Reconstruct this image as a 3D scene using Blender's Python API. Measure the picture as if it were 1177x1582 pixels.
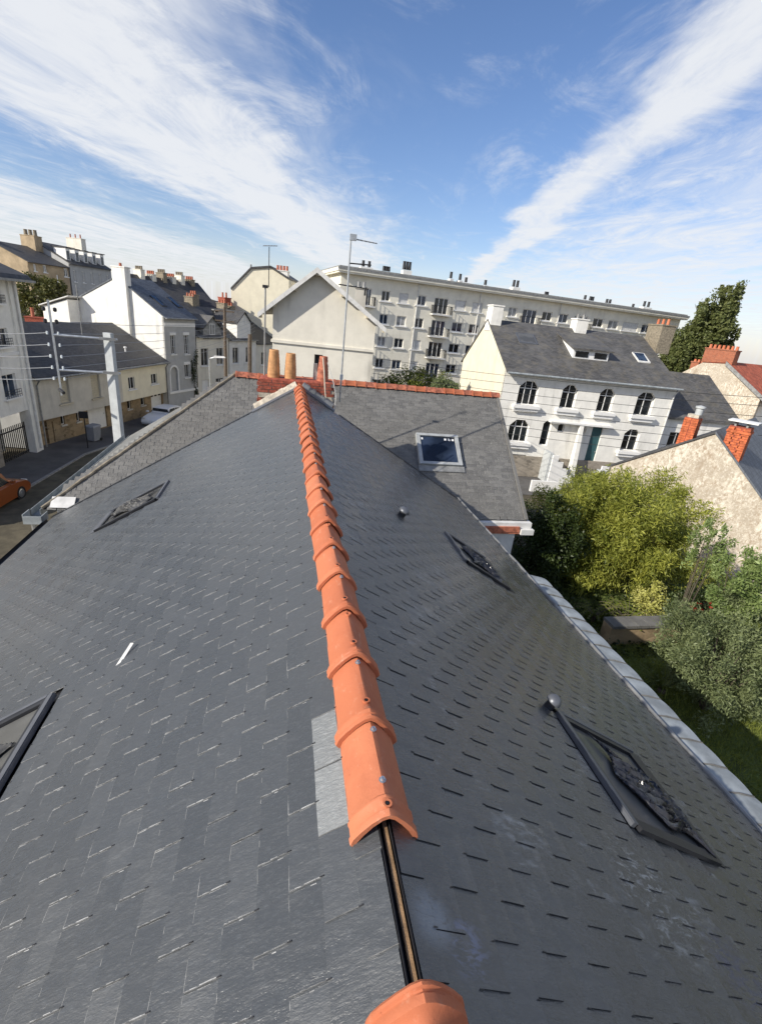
import bpy, math, random
import numpy as np
from mathutils import Vector, Matrix
from mathutils import noise as mnoise
random.seed(7)
rng = np.random.default_rng(11)
R = math.radians
for o in list(bpy.data.objects):
    bpy.data.objects.remove(o, do_unlink=True)
scene = bpy.context.scene
COL = scene.collection

# ------------------------------------------------------------------ camera
CAM = np.array([-0.323, 0.0, 1.37])          # standing astride the ridge, eye 1.4 m above it
PX_W, PX_H, FPX = 1177.0, 1582.0, 737.6      # photograph size and focal length in its pixels
CM = np.array([[0.97768, -0.02365, -0.20876],
               [-0.18344, 0.38833, -0.90308],
               [0.10243, 0.92122, 0.37532]])
cam_d = bpy.data.cameras.new('camera')
cam = bpy.data.objects.new('camera', cam_d)
COL.objects.link(cam)
q = Matrix(CM.tolist()).to_quaternion()
q.normalize()
cam.matrix_world = Matrix.Translation(Vector(CAM)) @ q.to_matrix().to_4x4()
cam_d.sensor_fit = 'HORIZONTAL'
cam_d.sensor_width = 36.0
cam_d.lens = 36.0 * FPX / PX_W
cam_d.clip_start = 0.05
cam_d.clip_end = 3000.0
scene.camera = cam

# ------------------------------------------------------------------ light
SUN_AZ, SUN_EL = 249.0, 30.2                 # degrees clockwise from +Y, above the horizon
to_sun = Vector((math.sin(R(SUN_AZ)) * math.cos(R(SUN_EL)), math.cos(R(SUN_AZ)) * math.cos(R(SUN_EL)), math.sin(R(SUN_EL))))
sd = bpy.data.lights.new('sun', 'SUN')
sd.energy = 4.6
sd.angle = R(0.53)
sd.color = (1.0, 0.94, 0.84)
sun = bpy.data.objects.new('sun', sd)
COL.objects.link(sun)
sun.rotation_euler = to_sun.to_track_quat('Z', 'Y').to_euler()
sun.location = (-30, 0, 40)

world = bpy.data.worlds.new('World')
scene.world = world
world.use_nodes = True
wn, wl = world.node_tree.nodes, world.node_tree.links
wn.clear()


def N(kind, **kw):
    n = wn.new(kind)
    for k, v in kw.items():
        setattr(n, k, v)
    return n


def wmath(op, a, b=None, clamp=False):
    n = N('ShaderNodeMath', operation=op, use_clamp=clamp)
    for i, v in enumerate((a, b)):
        if v is None:
            continue
        if isinstance(v, (int, float)):
            n.inputs[i].default_value = v
        else:
            wl.new(v, n.inputs[i])
    return n.outputs[0]


sky = N('ShaderNodeTexSky', sky_type='NISHITA')
sky.sun_disc = False
sky.sun_elevation = R(SUN_EL)
sky.sun_rotation = R(SUN_AZ)
sky.altitude = 20
sky.air_density = 1.0
sky.dust_density = 0.6
sky.ozone_density = 2.2
tc = N('ShaderNodeTexCoord')
sep = N('ShaderNodeSeparateXYZ')
wl.new(tc.outputs['Generated'], sep.inputs[0])
zc = wmath('MAXIMUM', sep.outputs['Z'], 0.03)
CA, SA = math.cos(R(15)), math.sin(R(15))    # cirrus bands run towards azimuth 15
un = wmath('SUBTRACT', wmath('MULTIPLY', sep.outputs['X'], CA), wmath('MULTIPLY', sep.outputs['Y'], SA))
vn = wmath('ADD', wmath('MULTIPLY', sep.outputs['X'], SA), wmath('MULTIPLY', sep.outputs['Y'], CA))
u = wmath('DIVIDE', un, zc)
v = wmath('DIVIDE', vn, zc)


def cloud_noise(su, sv, scale, detail, rough, dist=0.0, off=0.0):
    c = N('ShaderNodeCombineXYZ')
    wl.new(wmath('MULTIPLY', u, su), c.inputs[0])
    wl.new(wmath('MULTIPLY', v, sv), c.inputs[1])
    c.inputs[2].default_value = off
    n = N('ShaderNodeTexNoise')
    n.inputs['Scale'].default_value = scale
    n.inputs['Detail'].default_value = detail
    n.inputs['Roughness'].default_value = rough
    n.inputs['Distortion'].default_value = dist
    wl.new(c.outputs[0], n.inputs['Vector'])
    return n.outputs['Fac']


warp = cloud_noise(0.5, 0.28, 1.3, 5, 0.62, 0.2, 3.1)
fine = cloud_noise(1.0, 0.38, 2.1, 9, 0.66, 0.7, 8.4)
streak = cloud_noise(2.6, 0.22, 1.6, 8, 0.6, 0.4, 1.7)
uw = wmath('ADD', u, wmath('MULTIPLY', wmath('SUBTRACT', warp, 0.5), 1.0))
ramp = N('ShaderNodeValToRGB')
wl.new(wmath('DIVIDE', wmath('ADD', uw, 9.0), 18.0, True), ramp.inputs[0])
cr = ramp.color_ramp
cr.interpolation = 'EASE'
bands = [(-9, .75), (-5.6, .8), (-4.2, .30), (-3.0, .20), (-2.45, .80), (-1.75, 1.0), (-1.2, .80), (-0.7, .34),
         (-0.2, .12), (0.45, .12), (0.70, .14), (0.95, .92), (1.06, .92), (1.28, .38), (2.0, .62), (3.4, .70), (9, .6)]
while len(cr.elements) < len(bands):
    cr.elements.new(0.5)
for e, (p, val) in zip(cr.elements, bands):
    e.position = (p + 9) / 18
    e.color = (val, val, val, 1)
mask = wmath('MULTIPLY', ramp.outputs[0], wmath('ADD', 0.30, wmath('MULTIPLY', wmath('ADD', fine, streak), 0.95)))
wisp = cloud_noise(0.9, 0.5, 1.5, 9, 0.7, 1.6, 5.2)
mask = wmath('ADD', mask, wmath('MULTIPLY', wmath('SUBTRACT', fine, 0.56), 0.8))
mask = wmath('ADD', mask, wmath('MULTIPLY', wmath('MAXIMUM', wmath('SUBTRACT', wisp, 0.47), 0.0), 1.9))
mp = N('ShaderNodeMapRange', interpolation_type='SMOOTHSTEP')
mp.inputs['From Min'].default_value = 0.10
mp.inputs['From Max'].default_value = 1.30
mp.inputs['To Max'].default_value = 0.93
wl.new(mask, mp.inputs['Value'])
# clouds thicken into a bright bank near the horizon
hz = N('ShaderNodeMapRange', interpolation_type='SMOOTHSTEP')
wl.new(sep.outputs['Z'], hz.inputs['Value'])
hz.inputs['From Min'].default_value = 0.14
hz.inputs['From Max'].default_value = -0.02
lowfac = wmath('MULTIPLY', hz.outputs[0], 0.55)
total = wmath('MAXIMUM', mp.outputs[0], wmath('MULTIPLY', lowfac, wmath('ADD', 0.5, fine)), True)
mixc = N('ShaderNodeMix', data_type='RGBA')
wl.new(total, mixc.inputs['Factor'])
hsv = N('ShaderNodeHueSaturation')
hsv.inputs['Saturation'].default_value = 1.12
hsv.inputs['Value'].default_value = 1.0
wl.new(sky.outputs[0], hsv.inputs['Color'])
tint = N('ShaderNodeMix', data_type='RGBA', blend_type='MULTIPLY')
tint.inputs['Factor'].default_value = 1.0
tint.inputs['B'].default_value = (1.08, 1.0, 1.10, 1)
wl.new(hsv.outputs[0], tint.inputs['A'])
wl.new(tint.outputs['Result'], mixc.inputs['A'])
mixc.inputs['B'].default_value = (6.3, 6.45, 6.7, 1)
bg = N('ShaderNodeBackground')
bg.inputs['Strength'].default_value = 0.112
wl.new(mixc.outputs['Result'], bg.inputs['Color'])
wo = N('ShaderNodeOutputWorld')
wl.new(bg.outputs[0], wo.inputs['Surface'])

scene.view_settings.view_transform = 'Standard'
scene.view_settings.look = 'None'
scene.view_settings.exposure = 0.28
scene.view_settings.gamma = 1.0
scene.render.engine = 'CYCLES'
scene.cycles.max_bounces = 6


# ------------------------------------------------------------------ pixel -> place
def ray(x, y):
    c = np.array([(x - PX_W / 2) / FPX, -(y - PX_H / 2) / FPX, -1.0])
    w = CM @ c
    return w / np.linalg.norm(w)


def hit(x, y, n, d):
    r = ray(x, y)
    n = np.array(n, float)
    return CAM + r * ((d - n @ CAM) / (n @ r))


def on_z(x, y, z):
    return hit(x, y, (0, 0, 1), z)


def on_y(x, y, Y):
    return hit(x, y, (0, 1, 0), Y)


def at_dist(x, y, d):
    r = ray(x, y)
    return CAM + r * d / math.hypot(r[0], r[1])


G = -8.2                                      # street and garden level below the ridge


class Facade:
    """vertical plane through O running towards azimuth az (left to right as seen); local x along it, y into the building"""
    def __init__(s, O, az):
        s.O = np.array([O[0], O[1], G])
        s.az = az
        s.u = np.array([math.sin(R(az)), math.cos(R(az)), 0])
        s.v = np.array([-s.u[1], s.u[0], 0])

    def px(s, x, y, depth=0.0):
        P = s.O + s.v * depth
        n = s.v
        h = hit(x, y, n, n @ P)
        return float((h - s.O) @ s.u), float(h[2] - G)

    def side(s, x, y, off=0.0):
        P = s.O + s.u * off
        h = hit(x, y, s.u, s.u @ P)
        return float((h - s.O) @ s.v), float(h[2] - G)

    def rect(s, x0, y0, x1, y1, depth=0.0):
        a = s.px(x0, y0, depth)
        b = s.px(x1, y1, depth)
        return min(a[0], b[0]), max(a[0], b[0]), min(a[1], b[1]), max(a[1], b[1])

    def world(s, a, b, c):
        return s.O + s.u * a + s.v * b + np.array([0, 0, c])


# ------------------------------------------------------------------ materials
MATS = {}


class Tree:
    def __init__(s, name):
        s.m = bpy.data.materials.new(name)
        s.m.use_nodes = True
        s.n = s.m.node_tree.nodes
        s.l = s.m.node_tree.links
        s.b = s.n['Principled BSDF']

    def node(s, kind, **kw):
        n = s.n.new(kind)
        for k, v in kw.items():
            setattr(n, k, v)
        return n

    def put(s, sock, v):
        if isinstance(v, (int, float, tuple, list)):
            sock.default_value = v
        else:
            s.l.new(v, sock)

    def math(s, op, a, b=None, clamp=False):
        n = s.node('ShaderNodeMath', operation=op, use_clamp=clamp)
        s.put(n.inputs[0], a)
        if b is not None:
            s.put(n.inputs[1], b)
        return n.outputs[0]

    def coord(s, kind='Object', scale=(1, 1, 1), rot=(0, 0, 0), vec=None):
        m = s.node('ShaderNodeMapping')
        m.inputs['Scale'].default_value = scale
        m.inputs['Rotation'].default_value = rot
        if vec is None:
            t = s.node('ShaderNodeTexCoord')
            if kind == 'World':
                g = s.node('ShaderNodeNewGeometry')
                vec = g.outputs['Position']
            else:
                vec = t.outputs[kind]
        s.l.new(vec, m.inputs['Vector'])
        return m.outputs[0]

    def noise(s, vec, scale, detail=4, rough=0.55, dist=0.0):
        n = s.node('ShaderNodeTexNoise')
        n.inputs['Scale'].default_value = scale
        n.inputs['Detail'].default_value = detail
        n.inputs['Roughness'].default_value = rough
        n.inputs['Distortion'].default_value = dist
        s.l.new(vec, n.inputs['Vector'])
        return n.outputs['Fac']

    def range(s, v, a, b, c=0.0, d=1.0, smooth=True):
        n = s.node('ShaderNodeMapRange', interpolation_type='SMOOTHSTEP' if smooth else 'LINEAR')
        s.put(n.inputs['Value'], v)
        for k, x in (('From Min', a), ('From Max', b), ('To Min', c), ('To Max', d)):
            n.inputs[k].default_value = x
        return n.outputs[0]

    def mix(s, f, a, b, mode='MIX'):
        n = s.node('ShaderNodeMix', data_type='RGBA', blend_type=mode)
        s.put(n.inputs['Factor'], f)
        for k, x in (('A', a), ('B', b)):
            if isinstance(x, (tuple, list)):
                n.inputs[k].default_value = (*x[:3], 1)
            elif isinstance(x, (int, float)):
                n.inputs[k].default_value = (x, x, x, 1)
            else:
                s.l.new(x, n.inputs[k])
        return n.outputs['Result']

    def bump(s, h, strength=0.3, dist=0.01):
        n = s.node('ShaderNodeBump')
        n.inputs['Strength'].default_value = strength
        n.inputs['Distance'].default_value = dist
        s.l.new(h, n.inputs['Height'])
        s.l.new(n.outputs[0], s.b.inputs['Normal'])

    def done(s, col=None, rough=None, metal=None, spec=None):
        if col is not None:
            s.put(s.b.inputs['Base Color'], (*col[:3], 1) if isinstance(col, (tuple, list)) else col)
        if rough is not None:
            s.put(s.b.inputs['Roughness'], rough)
        if metal is not None:
            s.b.inputs['Metallic'].default_value = metal
        if spec is not None:
            s.b.inputs['Specular IOR Level'].default_value = spec
        MATS[s.m.name] = s.m
        return s.m

    def island(s):
        g = s.node('ShaderNodeNewGeometry')
        o = s.node('ShaderNodeObjectInfo')
        return s.math('FRACT', s.math('ADD', g.outputs['Random Per Island'], o.outputs['Random']))


def mul(c, k):
    return tuple(min(1.0, x * k) for x in c)


def plain(name, col, rough=0.6, var=0.15, scale=3.0, bump=0.15, bscale=None, metal=0.0, spec=0.4, stain=0.0, staincol=(0.09, 0.085, 0.075), bdist=0.01):
    t = Tree(name)
    w = t.coord('World')
    n1 = t.noise(w, scale, 6, 0.6)
    c = t.mix(t.range(n1, 0.3, 0.7), mul(col, 1 - var), mul(col, 1 + var))
    if stain:
        n2 = t.noise(t.coord('World', (1, 1, 0.13)), scale * 0.9, 6, 0.65, 0.3)
        n3 = t.noise(w, scale * 0.35, 4, 0.6)
        f = t.math('MULTIPLY', t.range(n2, 0.48, 0.78), t.range(n3, 0.35, 0.65))
        c = t.mix(t.math('MULTIPLY', f, stain), c, staincol)
    if bump:
        t.bump(t.noise(w, bscale or scale * 12, 5, 0.6), bump, bdist)
    return t.done(c, rough, metal, spec)


def slate_near(name, base, rough, pale=0.3, painty=0.0, spread=0.12, warm=0.0, axis=1, marks=False, relief=0.85):
    t = Tree(name)
    isl = t.island()
    w = t.coord('World')
    c = t.mix(isl, mul(base, 1 - spread), mul(base, 1 + spread))
    sc = (9, 26, 9) if axis else (26, 9, 9)
    riven = t.noise(t.coord('World', sc), 1.0, 6, 0.62, 0.35)     # riven grain down the slope
    fine = t.noise(t.coord('World', tuple(x * 4.6 for x in sc)), 1.0, 5, 0.65)
    if warm:
        c = t.mix(t.range(t.noise(w, 0.55, 3, 0.5), 0.38, 0.62, 0, warm), c, (0.105, 0.098, 0.082))
    c = t.mix(t.range(fine, 0.48, 0.78, 0, pale), c, mul(base, 2.4))
    c = t.mix(t.range(riven, 0.58, 0.80, 0, pale * 0.8), c, mul(base, 2.4))
    dust = t.noise(w, 0.9, 6, 0.6)
    c = t.mix(t.range(dust, 0.5, 0.75, 0, 0.16), c, (0.13, 0.125, 0.115))
    if painty:
        pn = t.math('MULTIPLY', t.range(t.noise(w, 2.6, 5, 0.6, 0.5), 0.56, 0.68), t.range(t.noise(t.coord('World', (8, 30, 8)), 1.4, 5, 0.7), 0.46, 0.62))
        c = t.mix(t.math('MULTIPLY', pn, painty), c, (0.30, 0.30, 0.29))
    if marks:                                  # scuffs and chalk left by the roofers
        sn = t.noise(t.coord('World', (14, 34, 14)), 1.0, 6, 0.72, 0.8)
        g_ = t.node('ShaderNodeNewGeometry')
        for pt, rad, col, lo in (((1.25, .97, -.77), .34, (0.40, 0.40, 0.38), .50), ((.17, .63, -.10), .10, (0.15, 0.165, 0.24), .48), ((.08, .68, -.05), .09, (0.20, 0.22, 0.24), .34), ((1.55, .74, -.94), .26, (0.05, 0.06, 0.12), .44)):
            d_ = t.node('ShaderNodeVectorMath', operation='DISTANCE')
            t.l.new(g_.outputs['Position'], d_.inputs[0])
            d_.inputs[1].default_value = pt
            f_ = t.math('MULTIPLY', t.range(d_.outputs['Value'], rad * .3, rad, 1, 0), t.range(sn, lo, lo + .14))
            c = t.mix(t.math('MULTIPLY', f_, .85), c, col)
    h = t.math('ADD', t.math('MULTIPLY', riven, 0.8), t.math('MULTIPLY', fine, 0.5))
    t.bump(h, relief, 0.010)
    rg = t.math('ADD', t.range(riven, 0.3, 0.7, rough - 0.08, rough + 0.12), t.math('MULTIPLY', t.math('SUBTRACT', isl, 0.5), 0.16))
    return t.done(c, rg, 0.0, 0.75)


def slate_far(name, base, sx=0.23, sy=0.12, rough=0.6, mottle=0.35, moss=0.0):
    t = Tree(name)
    tcn = t.node('ShaderNodeTexCoord')
    sp = t.node('ShaderNodeSeparateXYZ')
    t.l.new(tcn.outputs['Object'], sp.inputs[0])
    cb = t.node('ShaderNodeCombineXYZ')
    t.l.new(sp.outputs[0], cb.inputs[0])
    t.l.new(t.math('MULTIPLY', sp.outputs[1], 1.22), cb.inputs[1])
    br = t.node('ShaderNodeTexBrick')
    t.l.new(cb.outputs[0], br.inputs['Vector'])
    br.inputs['Scale'].default_value = 1.0
    br.inputs['Brick Width'].default_value = sx
    br.inputs['Row Height'].default_value = sy
    br.inputs['Mortar Size'].default_value = 0.006
    br.inputs['Color1'].default_value = (*mul(base, 0.72), 1)
    br.inputs['Color2'].default_value = (*mul(base, 1.35), 1)
    br.inputs['Mortar'].default_value = (*mul(base, 0.4), 1)
    w = t.coord('World')
    c = t.mix(t.range(t.noise(w, 0.8, 7, 0.65), 0.42, 0.68, 0, mottle), br.outputs['Color'], mul(base, 2.0))
    if moss:
        c = t.mix(t.range(t.noise(w, 1.7, 6, 0.7), 0.48, 0.62, 0, moss), c, (0.20, 0.17, 0.11))
    t.bump(br.outputs['Fac'], -0.3, 0.01)
    return t.done(c, rough, 0, 0.4)


def brick_mat(name, c1, c2, mortar, bw=0.22, bh=0.065):
    t = Tree(name)
    tcn = t.node('ShaderNodeTexCoord')
    sp = t.node('ShaderNodeSeparateXYZ')
    t.l.new(tcn.outputs['Object'], sp.inputs[0])
    cb = t.node('ShaderNodeCombineXYZ')
    t.l.new(t.math('ADD', sp.outputs[0], sp.outputs[1]), cb.inputs[0])
    t.l.new(sp.outputs[2], cb.inputs[1])
    br = t.node('ShaderNodeTexBrick')
    t.l.new(cb.outputs[0], br.inputs['Vector'])
    br.inputs['Scale'].default_value = 1.0
    br.inputs['Brick Width'].default_value = bw
    br.inputs['Row Height'].default_value = bh
    br.inputs['Mortar Size'].default_value = 0.008
    br.inputs['Color1'].default_value = (*c1, 1)
    br.inputs['Color2'].default_value = (*c2, 1)
    br.inputs['Mortar'].default_value = (*mortar, 1)
    w = t.coord('World')
    c = t.mix(t.range(t.noise(w, 5, 5, 0.6), 0.45, 0.75, 0, 0.45), br.outputs['Color'], mul(c1, 0.4))
    t.bump(br.outputs['Fac'], -0.5, 0.012)
    return t.done(c, 0.8, 0, 0.3)


def stone_mat(name, base, scale=3.2):
    t = Tree(name)
    vo = t.node('ShaderNodeTexVoronoi', feature='F1')
    vo.inputs['Scale'].default_value = scale
    tcn = t.coord('Object', (1, 1, 1.7))
    t.l.new(tcn, vo.inputs['Vector'])
    ve = t.node('ShaderNodeTexVoronoi', feature='DISTANCE_TO_EDGE')
    ve.inputs['Scale'].default_value = scale
    t.l.new(tcn, ve.inputs['Vector'])
    h = t.node('ShaderNodeHueSaturation')
    h.inputs['Saturation'].default_value = 0.0
    t.l.new(vo.outputs['Color'], h.inputs['Color'])
    c = t.mix(h.outputs[0], mul(base, 0.55), mul(base, 1.4))
    c = t.mix(t.range(ve.outputs['Distance'], 0.0, 0.06, 1, 0), c, mul(base, 1.15))
    t.bump(ve.outputs['Distance'], 0.4, 0.03)
    return t.done(c, 0.9, 0, 0.2)


def leaf_mat(name, dark, light, trans=0.25, rough=0.5):
    t = Tree(name)
    isl = t.island()
    w = t.coord('World')
    n = t.noise(w, 1.6, 4, 0.6)
    f = t.math('ADD', t.math('MULTIPLY', isl, 0.6), t.math('MULTIPLY', t.range(n, 0.3, 0.7), 0.4))
    c = t.mix(f, dark, light)
    t.done(c, rough, 0, 0.35)
    tr = t.node('ShaderNodeBsdfTranslucent')
    t.l.new(c, tr.inputs['Color'])
    mx = t.node('ShaderNodeMixShader')
    mx.inputs[0].default_value = trans
    out = t.n['Material Output']
    t.l.new(t.b.outputs[0], mx.inputs[1])
    t.l.new(tr.outputs[0], mx.inputs[2])
    t.l.new(mx.outputs[0], out.inputs['Surface'])
    return t.m


def glass_mat(name, col=(0.012, 0.015, 0.018), rough=0.06, var=0.5):
    t = Tree(name)
    n = t.noise(t.coord('World'), 1.3, 3, 0.5)
    c = t.mix(t.range(n, 0.4, 0.6), mul(col, 1 - var), mul(col, 1 + var))
    return t.done(c, rough, 0, 0.6)


slate_near('slate_sunny', (0.056, 0.061, 0.066), 0.33, 0.32, spread=0.11, warm=0.12, relief=0.40)
slate_near('slate_shady', (0.070, 0.071, 0.070), 0.23, 0.32, painty=0.8, warm=0.38, marks=True, spread=0.2, relief=0.42)
slate_near('slate_bare', (0.19, 0.20, 0.20), 0.5, 0.45)
slate_near('slate_worn', (0.135, 0.130, 0.120), 0.70, 0.75, spread=0.25, warm=0.35, axis=0)
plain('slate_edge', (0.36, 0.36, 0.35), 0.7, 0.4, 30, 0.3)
plain('slate_edge_shaded', (0.05, 0.05, 0.05), 0.8, 0.3, 30, 0.3)  # same cut edges on the unlit slope, shade put into the colour
plain('hook_steel', (0.04, 0.04, 0.045), 0.4, 0.2, 20, 0, metal=0.4)
plain('membrane', (0.012, 0.012, 0.014), 0.55, 0.3, 20, 0.1)
plain('batten_wood', (0.32, 0.20, 0.105), 0.75, 0.3, 18, 0.3)
t = Tree('terracotta')
_o = t.node('ShaderNodeObjectInfo')
_w = t.coord('World')
_c = t.mix(_o.outputs['Random'], (0.45, 0.135, 0.062), (0.55, 0.19, 0.095))
_c = t.mix(t.range(t.noise(_w, 6, 6, 0.65), 0.42, 0.72, 0, 0.4), _c, (0.38, 0.11, 0.055))
_c = t.mix(t.range(t.noise(_w, 22, 6, 0.7), 0.56, 0.76, 0, 0.4), _c, (0.66, 0.38, 0.26))
_c = t.mix(t.range(t.noise(t.coord('World', (30, 5, 30)), 1.0, 6, 0.7, 0.6), 0.60, 0.76, 0, 0.4), _c, (0.74, 0.52, 0.40))
_c = t.mix(t.range(t.noise(_w, 70, 4, 0.6), 0.66, 0.74, 0, 0.6), _c, (0.20, 0.06, 0.03))
t.bump(t.noise(_w, 60, 6, 0.65), 0.35, 0.004)
t.done(_c, t.range(t.noise(_w, 9, 4, 0.6), 0.3, 0.7, 0.55, 0.85), 0, 0.3)
plain('terracotta_old', (0.42, 0.14, 0.08), 0.75, 0.4, 14, 0.3, stain=0.5)
plain('pot_clay', (0.50, 0.26, 0.11), 0.7, 0.25, 9, 0.25, stain=0.6, staincol=(0.30, 0.13, 0.07))
plain('screw_steel', (0.6, 0.6, 0.6), 0.35, 0.1, 40, 0, metal=0.9)
plain('zinc', (0.285, 0.31, 0.32), 0.75, 0.25, 4.5, 0.1, 30, metal=0.0, spec=0.2, stain=0.25, staincol=(0.6, 0.62, 0.62))
plain('zinc_dull', (0.28, 0.28, 0.27), 0.6, 0.25, 5, 0.2, metal=0.3, stain=0.4)
plain('alu_grey', (0.135, 0.142, 0.158), 0.4, 0.08, 8, 0.02, metal=0.35)
plain('alu_dark', (0.022, 0.023, 0.027), 0.4, 0.15, 8, 0.02)
plain('alu_pale', (0.42, 0.43, 0.42), 0.5, 0.15, 6, 0.05, metal=0.2)
plain('black_plastic', (0.022, 0.022, 0.026), 0.26, 0.3, 12, 0.2, 60, spec=0.6)
plain('foil_silver', (0.05, 0.05, 0.05), 0.5, 0.4, 14, 0.25, 60)
plain('mortar_pale', (0.46, 0.41, 0.33), 0.9, 0.3, 12, 0.5, 60, stain=0.5)
plain('mortar_lichen', (0.24, 0.205, 0.15), 0.92, 0.35, 9, 0.5, 60, stain=0.4)
plain('brick_red', (0.30, 0.075, 0.045), 0.85, 0.4, 16, 0.4, 80, stain=0.4)
plain('brick_near', (0.50, 0.13, 0.05), 0.85, 0.35, 9, 0.3, 80, stain=0.3)
brick_mat('brick_far', (0.42, 0.115, 0.05), (0.30, 0.08, 0.04), (0.30, 0.20, 0.14))
glass_mat('glass_dark')
glass_mat('glass_sky', (0.03, 0.045, 0.07), 0.04)
glass_mat('glass_blue', (0.022, 0.032, 0.055), 0.08)
glass_mat('glass_curtain', (0.30, 0.30, 0.29), 0.25, 0.3)
glass_mat('glass_brown', (0.10, 0.10, 0.095), 0.22, 0.2)
plain('plaster_white', (0.80, 0.78, 0.72), 0.88, 0.06, 2, 0.12, 60, stain=0.45)
plain('plaster_cream', (0.76, 0.70, 0.54), 0.88, 0.06, 1.5, 0.12, 60, stain=0.25)
plain('plaster_beige', (0.58, 0.545, 0.47), 0.9, 0.08, 1.5, 0.15, 60, stain=0.35)
plain('plaster_stone', (0.55, 0.49, 0.37), 0.9, 0.08, 1.2, 0.1, 40, stain=0.3)
plain('plaster_grey', (0.42, 0.42, 0.41), 0.88, 0.06, 2, 0.1, 60, stain=0.2)
plain('plaster_block', (0.82, 0.775, 0.65), 0.88, 0.07, 1.0, 0.06, 40, stain=0.45)
plain('plaster_ivory', (0.74, 0.70, 0.60), 0.88, 0.07, 1.0, 0.06, 40, stain=0.45)
plain('plaster_brown', (0.40, 0.31, 0.20), 0.92, 0.2, 0.8, 0.2, 30, stain=0.5)
t = Tree('roughcast')
_w = t.coord('World')
_a = t.noise(_w, 1.1, 9, 0.72, 0.4)
_b = t.noise(t.coord('World', (1, 1, 0.6)), 8.0, 9, 0.78, 0.6)
_c = t.mix(t.range(_b, 0.40, 0.60), (0.36, 0.28, 0.20), (0.70, 0.65, 0.54))
_c = t.mix(t.range(_a, 0.42, 0.62), _c, (0.42, 0.36, 0.28))
_c = t.mix(t.range(t.noise(_w, 14, 7, 0.8), 0.50, 0.64, 0, 0.65), _c, (0.78, 0.74, 0.64))
_c = t.mix(t.range(t.noise(t.coord('World', (1, 1, 0.35)), 1.6, 7, 0.7), 0.54, 0.70, 0, 0.6), _c, (0.30, 0.23, 0.16))
t.bump(_b, 0.7, 0.04)
t.done(_c, 0.95, 0, 0.2)
plain('white_paint', (0.80, 0.79, 0.76), 0.5, 0.04, 4, 0.03)
plain('white_dirty', (0.66, 0.65, 0.62), 0.7, 0.1, 4, 0.1, stain=0.5)
plain('shutter_cream', (0.50, 0.45, 0.34), 0.6, 0.05, 4, 0)
plain('door_brown', (0.10, 0.055, 0.03), 0.6, 0.2, 6, 0.1)
plain('door_teal', (0.035, 0.095, 0.105), 0.5, 0.1, 6, 0.05)
plain('dark_iron', (0.02, 0.02, 0.022), 0.5, 0.2, 10, 0.05)
plain('concrete', (0.46, 0.48, 0.48), 0.85, 0.1, 5, 0.3, 60, stain=0.35)
plain('concrete_dark', (0.14, 0.135, 0.125), 0.9, 0.2, 3, 0.3)
plain('pole_wood', (0.13, 0.10, 0.075), 0.85, 0.3, 9, 0.3)
plain('galvanised', (0.46, 0.48, 0.49), 0.45, 0.15, 9, 0.05, metal=0.6)
plain('wire_black', (0.018, 0.018, 0.018), 0.5, 0.1, 5, 0)
plain('wire_grey', (0.30, 0.31, 0.32), 0.5, 0.1, 5, 0)
plain('porcelain', (0.66, 0.70, 0.70), 0.15, 0.1, 5, 0, spec=0.7)
plain('cable_pale', (0.55, 0.48, 0.38), 0.6, 0.1, 10, 0)
plain('asphalt', (0.052, 0.052, 0.052), 0.88, 0.25, 1.2, 0.4, 60, stain=0.3, staincol=(0.09, 0.088, 0.085))
plain('pavement', (0.105, 0.10, 0.095), 0.9, 0.2, 1.0, 0.4, 50, stain=0.3)
plain('kerbstone', (0.27, 0.26, 0.24), 0.85, 0.2, 5, 0.3)
plain('earth', (0.10, 0.085, 0.055), 0.95, 0.3, 1.5, 0.5, 20)
plain('lawn', (0.10, 0.13, 0.03), 0.9, 0.35, 3, 0.6, 40, bdist=0.04)
plain('bark', (0.10, 0.08, 0.06), 0.9, 0.3, 8, 0.5)
plain('bamboo_cane', (0.22, 0.22, 0.06), 0.55, 0.2, 8, 0.1)
plain('bin_grey', (0.26, 0.27, 0.29), 0.5, 0.08, 4, 0.03)
plain('tyre', (0.018, 0.018, 0.018), 0.8, 0.1, 20, 0.1)
plain('rim_metal', (0.45, 0.45, 0.46), 0.3, 0.1, 20, 0, metal=0.8)
plain('car_orange', (0.24, 0.062, 0.014), 0.28, 0.03, 3, 0, spec=0.6)
plain('car_white', (0.74, 0.75, 0.76), 0.28, 0.03, 3, 0, spec=0.6)
plain('lamp_lens', (0.7, 0.68, 0.62), 0.2, 0.05, 3, 0, spec=0.6)
plain('tail_red', (0.4, 0.02, 0.015), 0.2, 0.05, 3, 0, spec=0.6)
slate_far('roof_dark', (0.055, 0.054, 0.055), moss=0.12, mottle=0.22)
slate_far('roof_blue', (0.105, 0.115, 0.13), mottle=0.15)
slate_far('roof_brownish', (0.085, 0.082, 0.078), mottle=0.45, moss=0.25)
slate_far('roof_lichen', (0.16, 0.16, 0.15), mottle=0.6, moss=0.3)
slate_far('roof_red', (0.33, 0.085, 0.045), 0.24, 0.2, 0.8, 0.15)
stone_mat('rubble_stone', (0.27, 0.20, 0.12))
stone_mat('rubble_grey', (0.25, 0.22, 0.18))
leaf_mat('leaf_bamboo', (0.075, 0.11, 0.014), (0.52, 0.52, 0.10), 0.42)
leaf_mat('leaf_dark', (0.012, 0.022, 0.006), (0.06, 0.085, 0.018), 0.2)
leaf_mat('leaf_olive', (0.065, 0.09, 0.035), (0.27, 0.31, 0.14), 0.3)
leaf_mat('leaf_yellow', (0.34, 0.34, 0.06), (0.62, 0.60, 0.22), 0.3)
leaf_mat('leaf_fern', (0.06, 0.085, 0.01), (0.20, 0.22, 0.04), 0.3)
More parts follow.
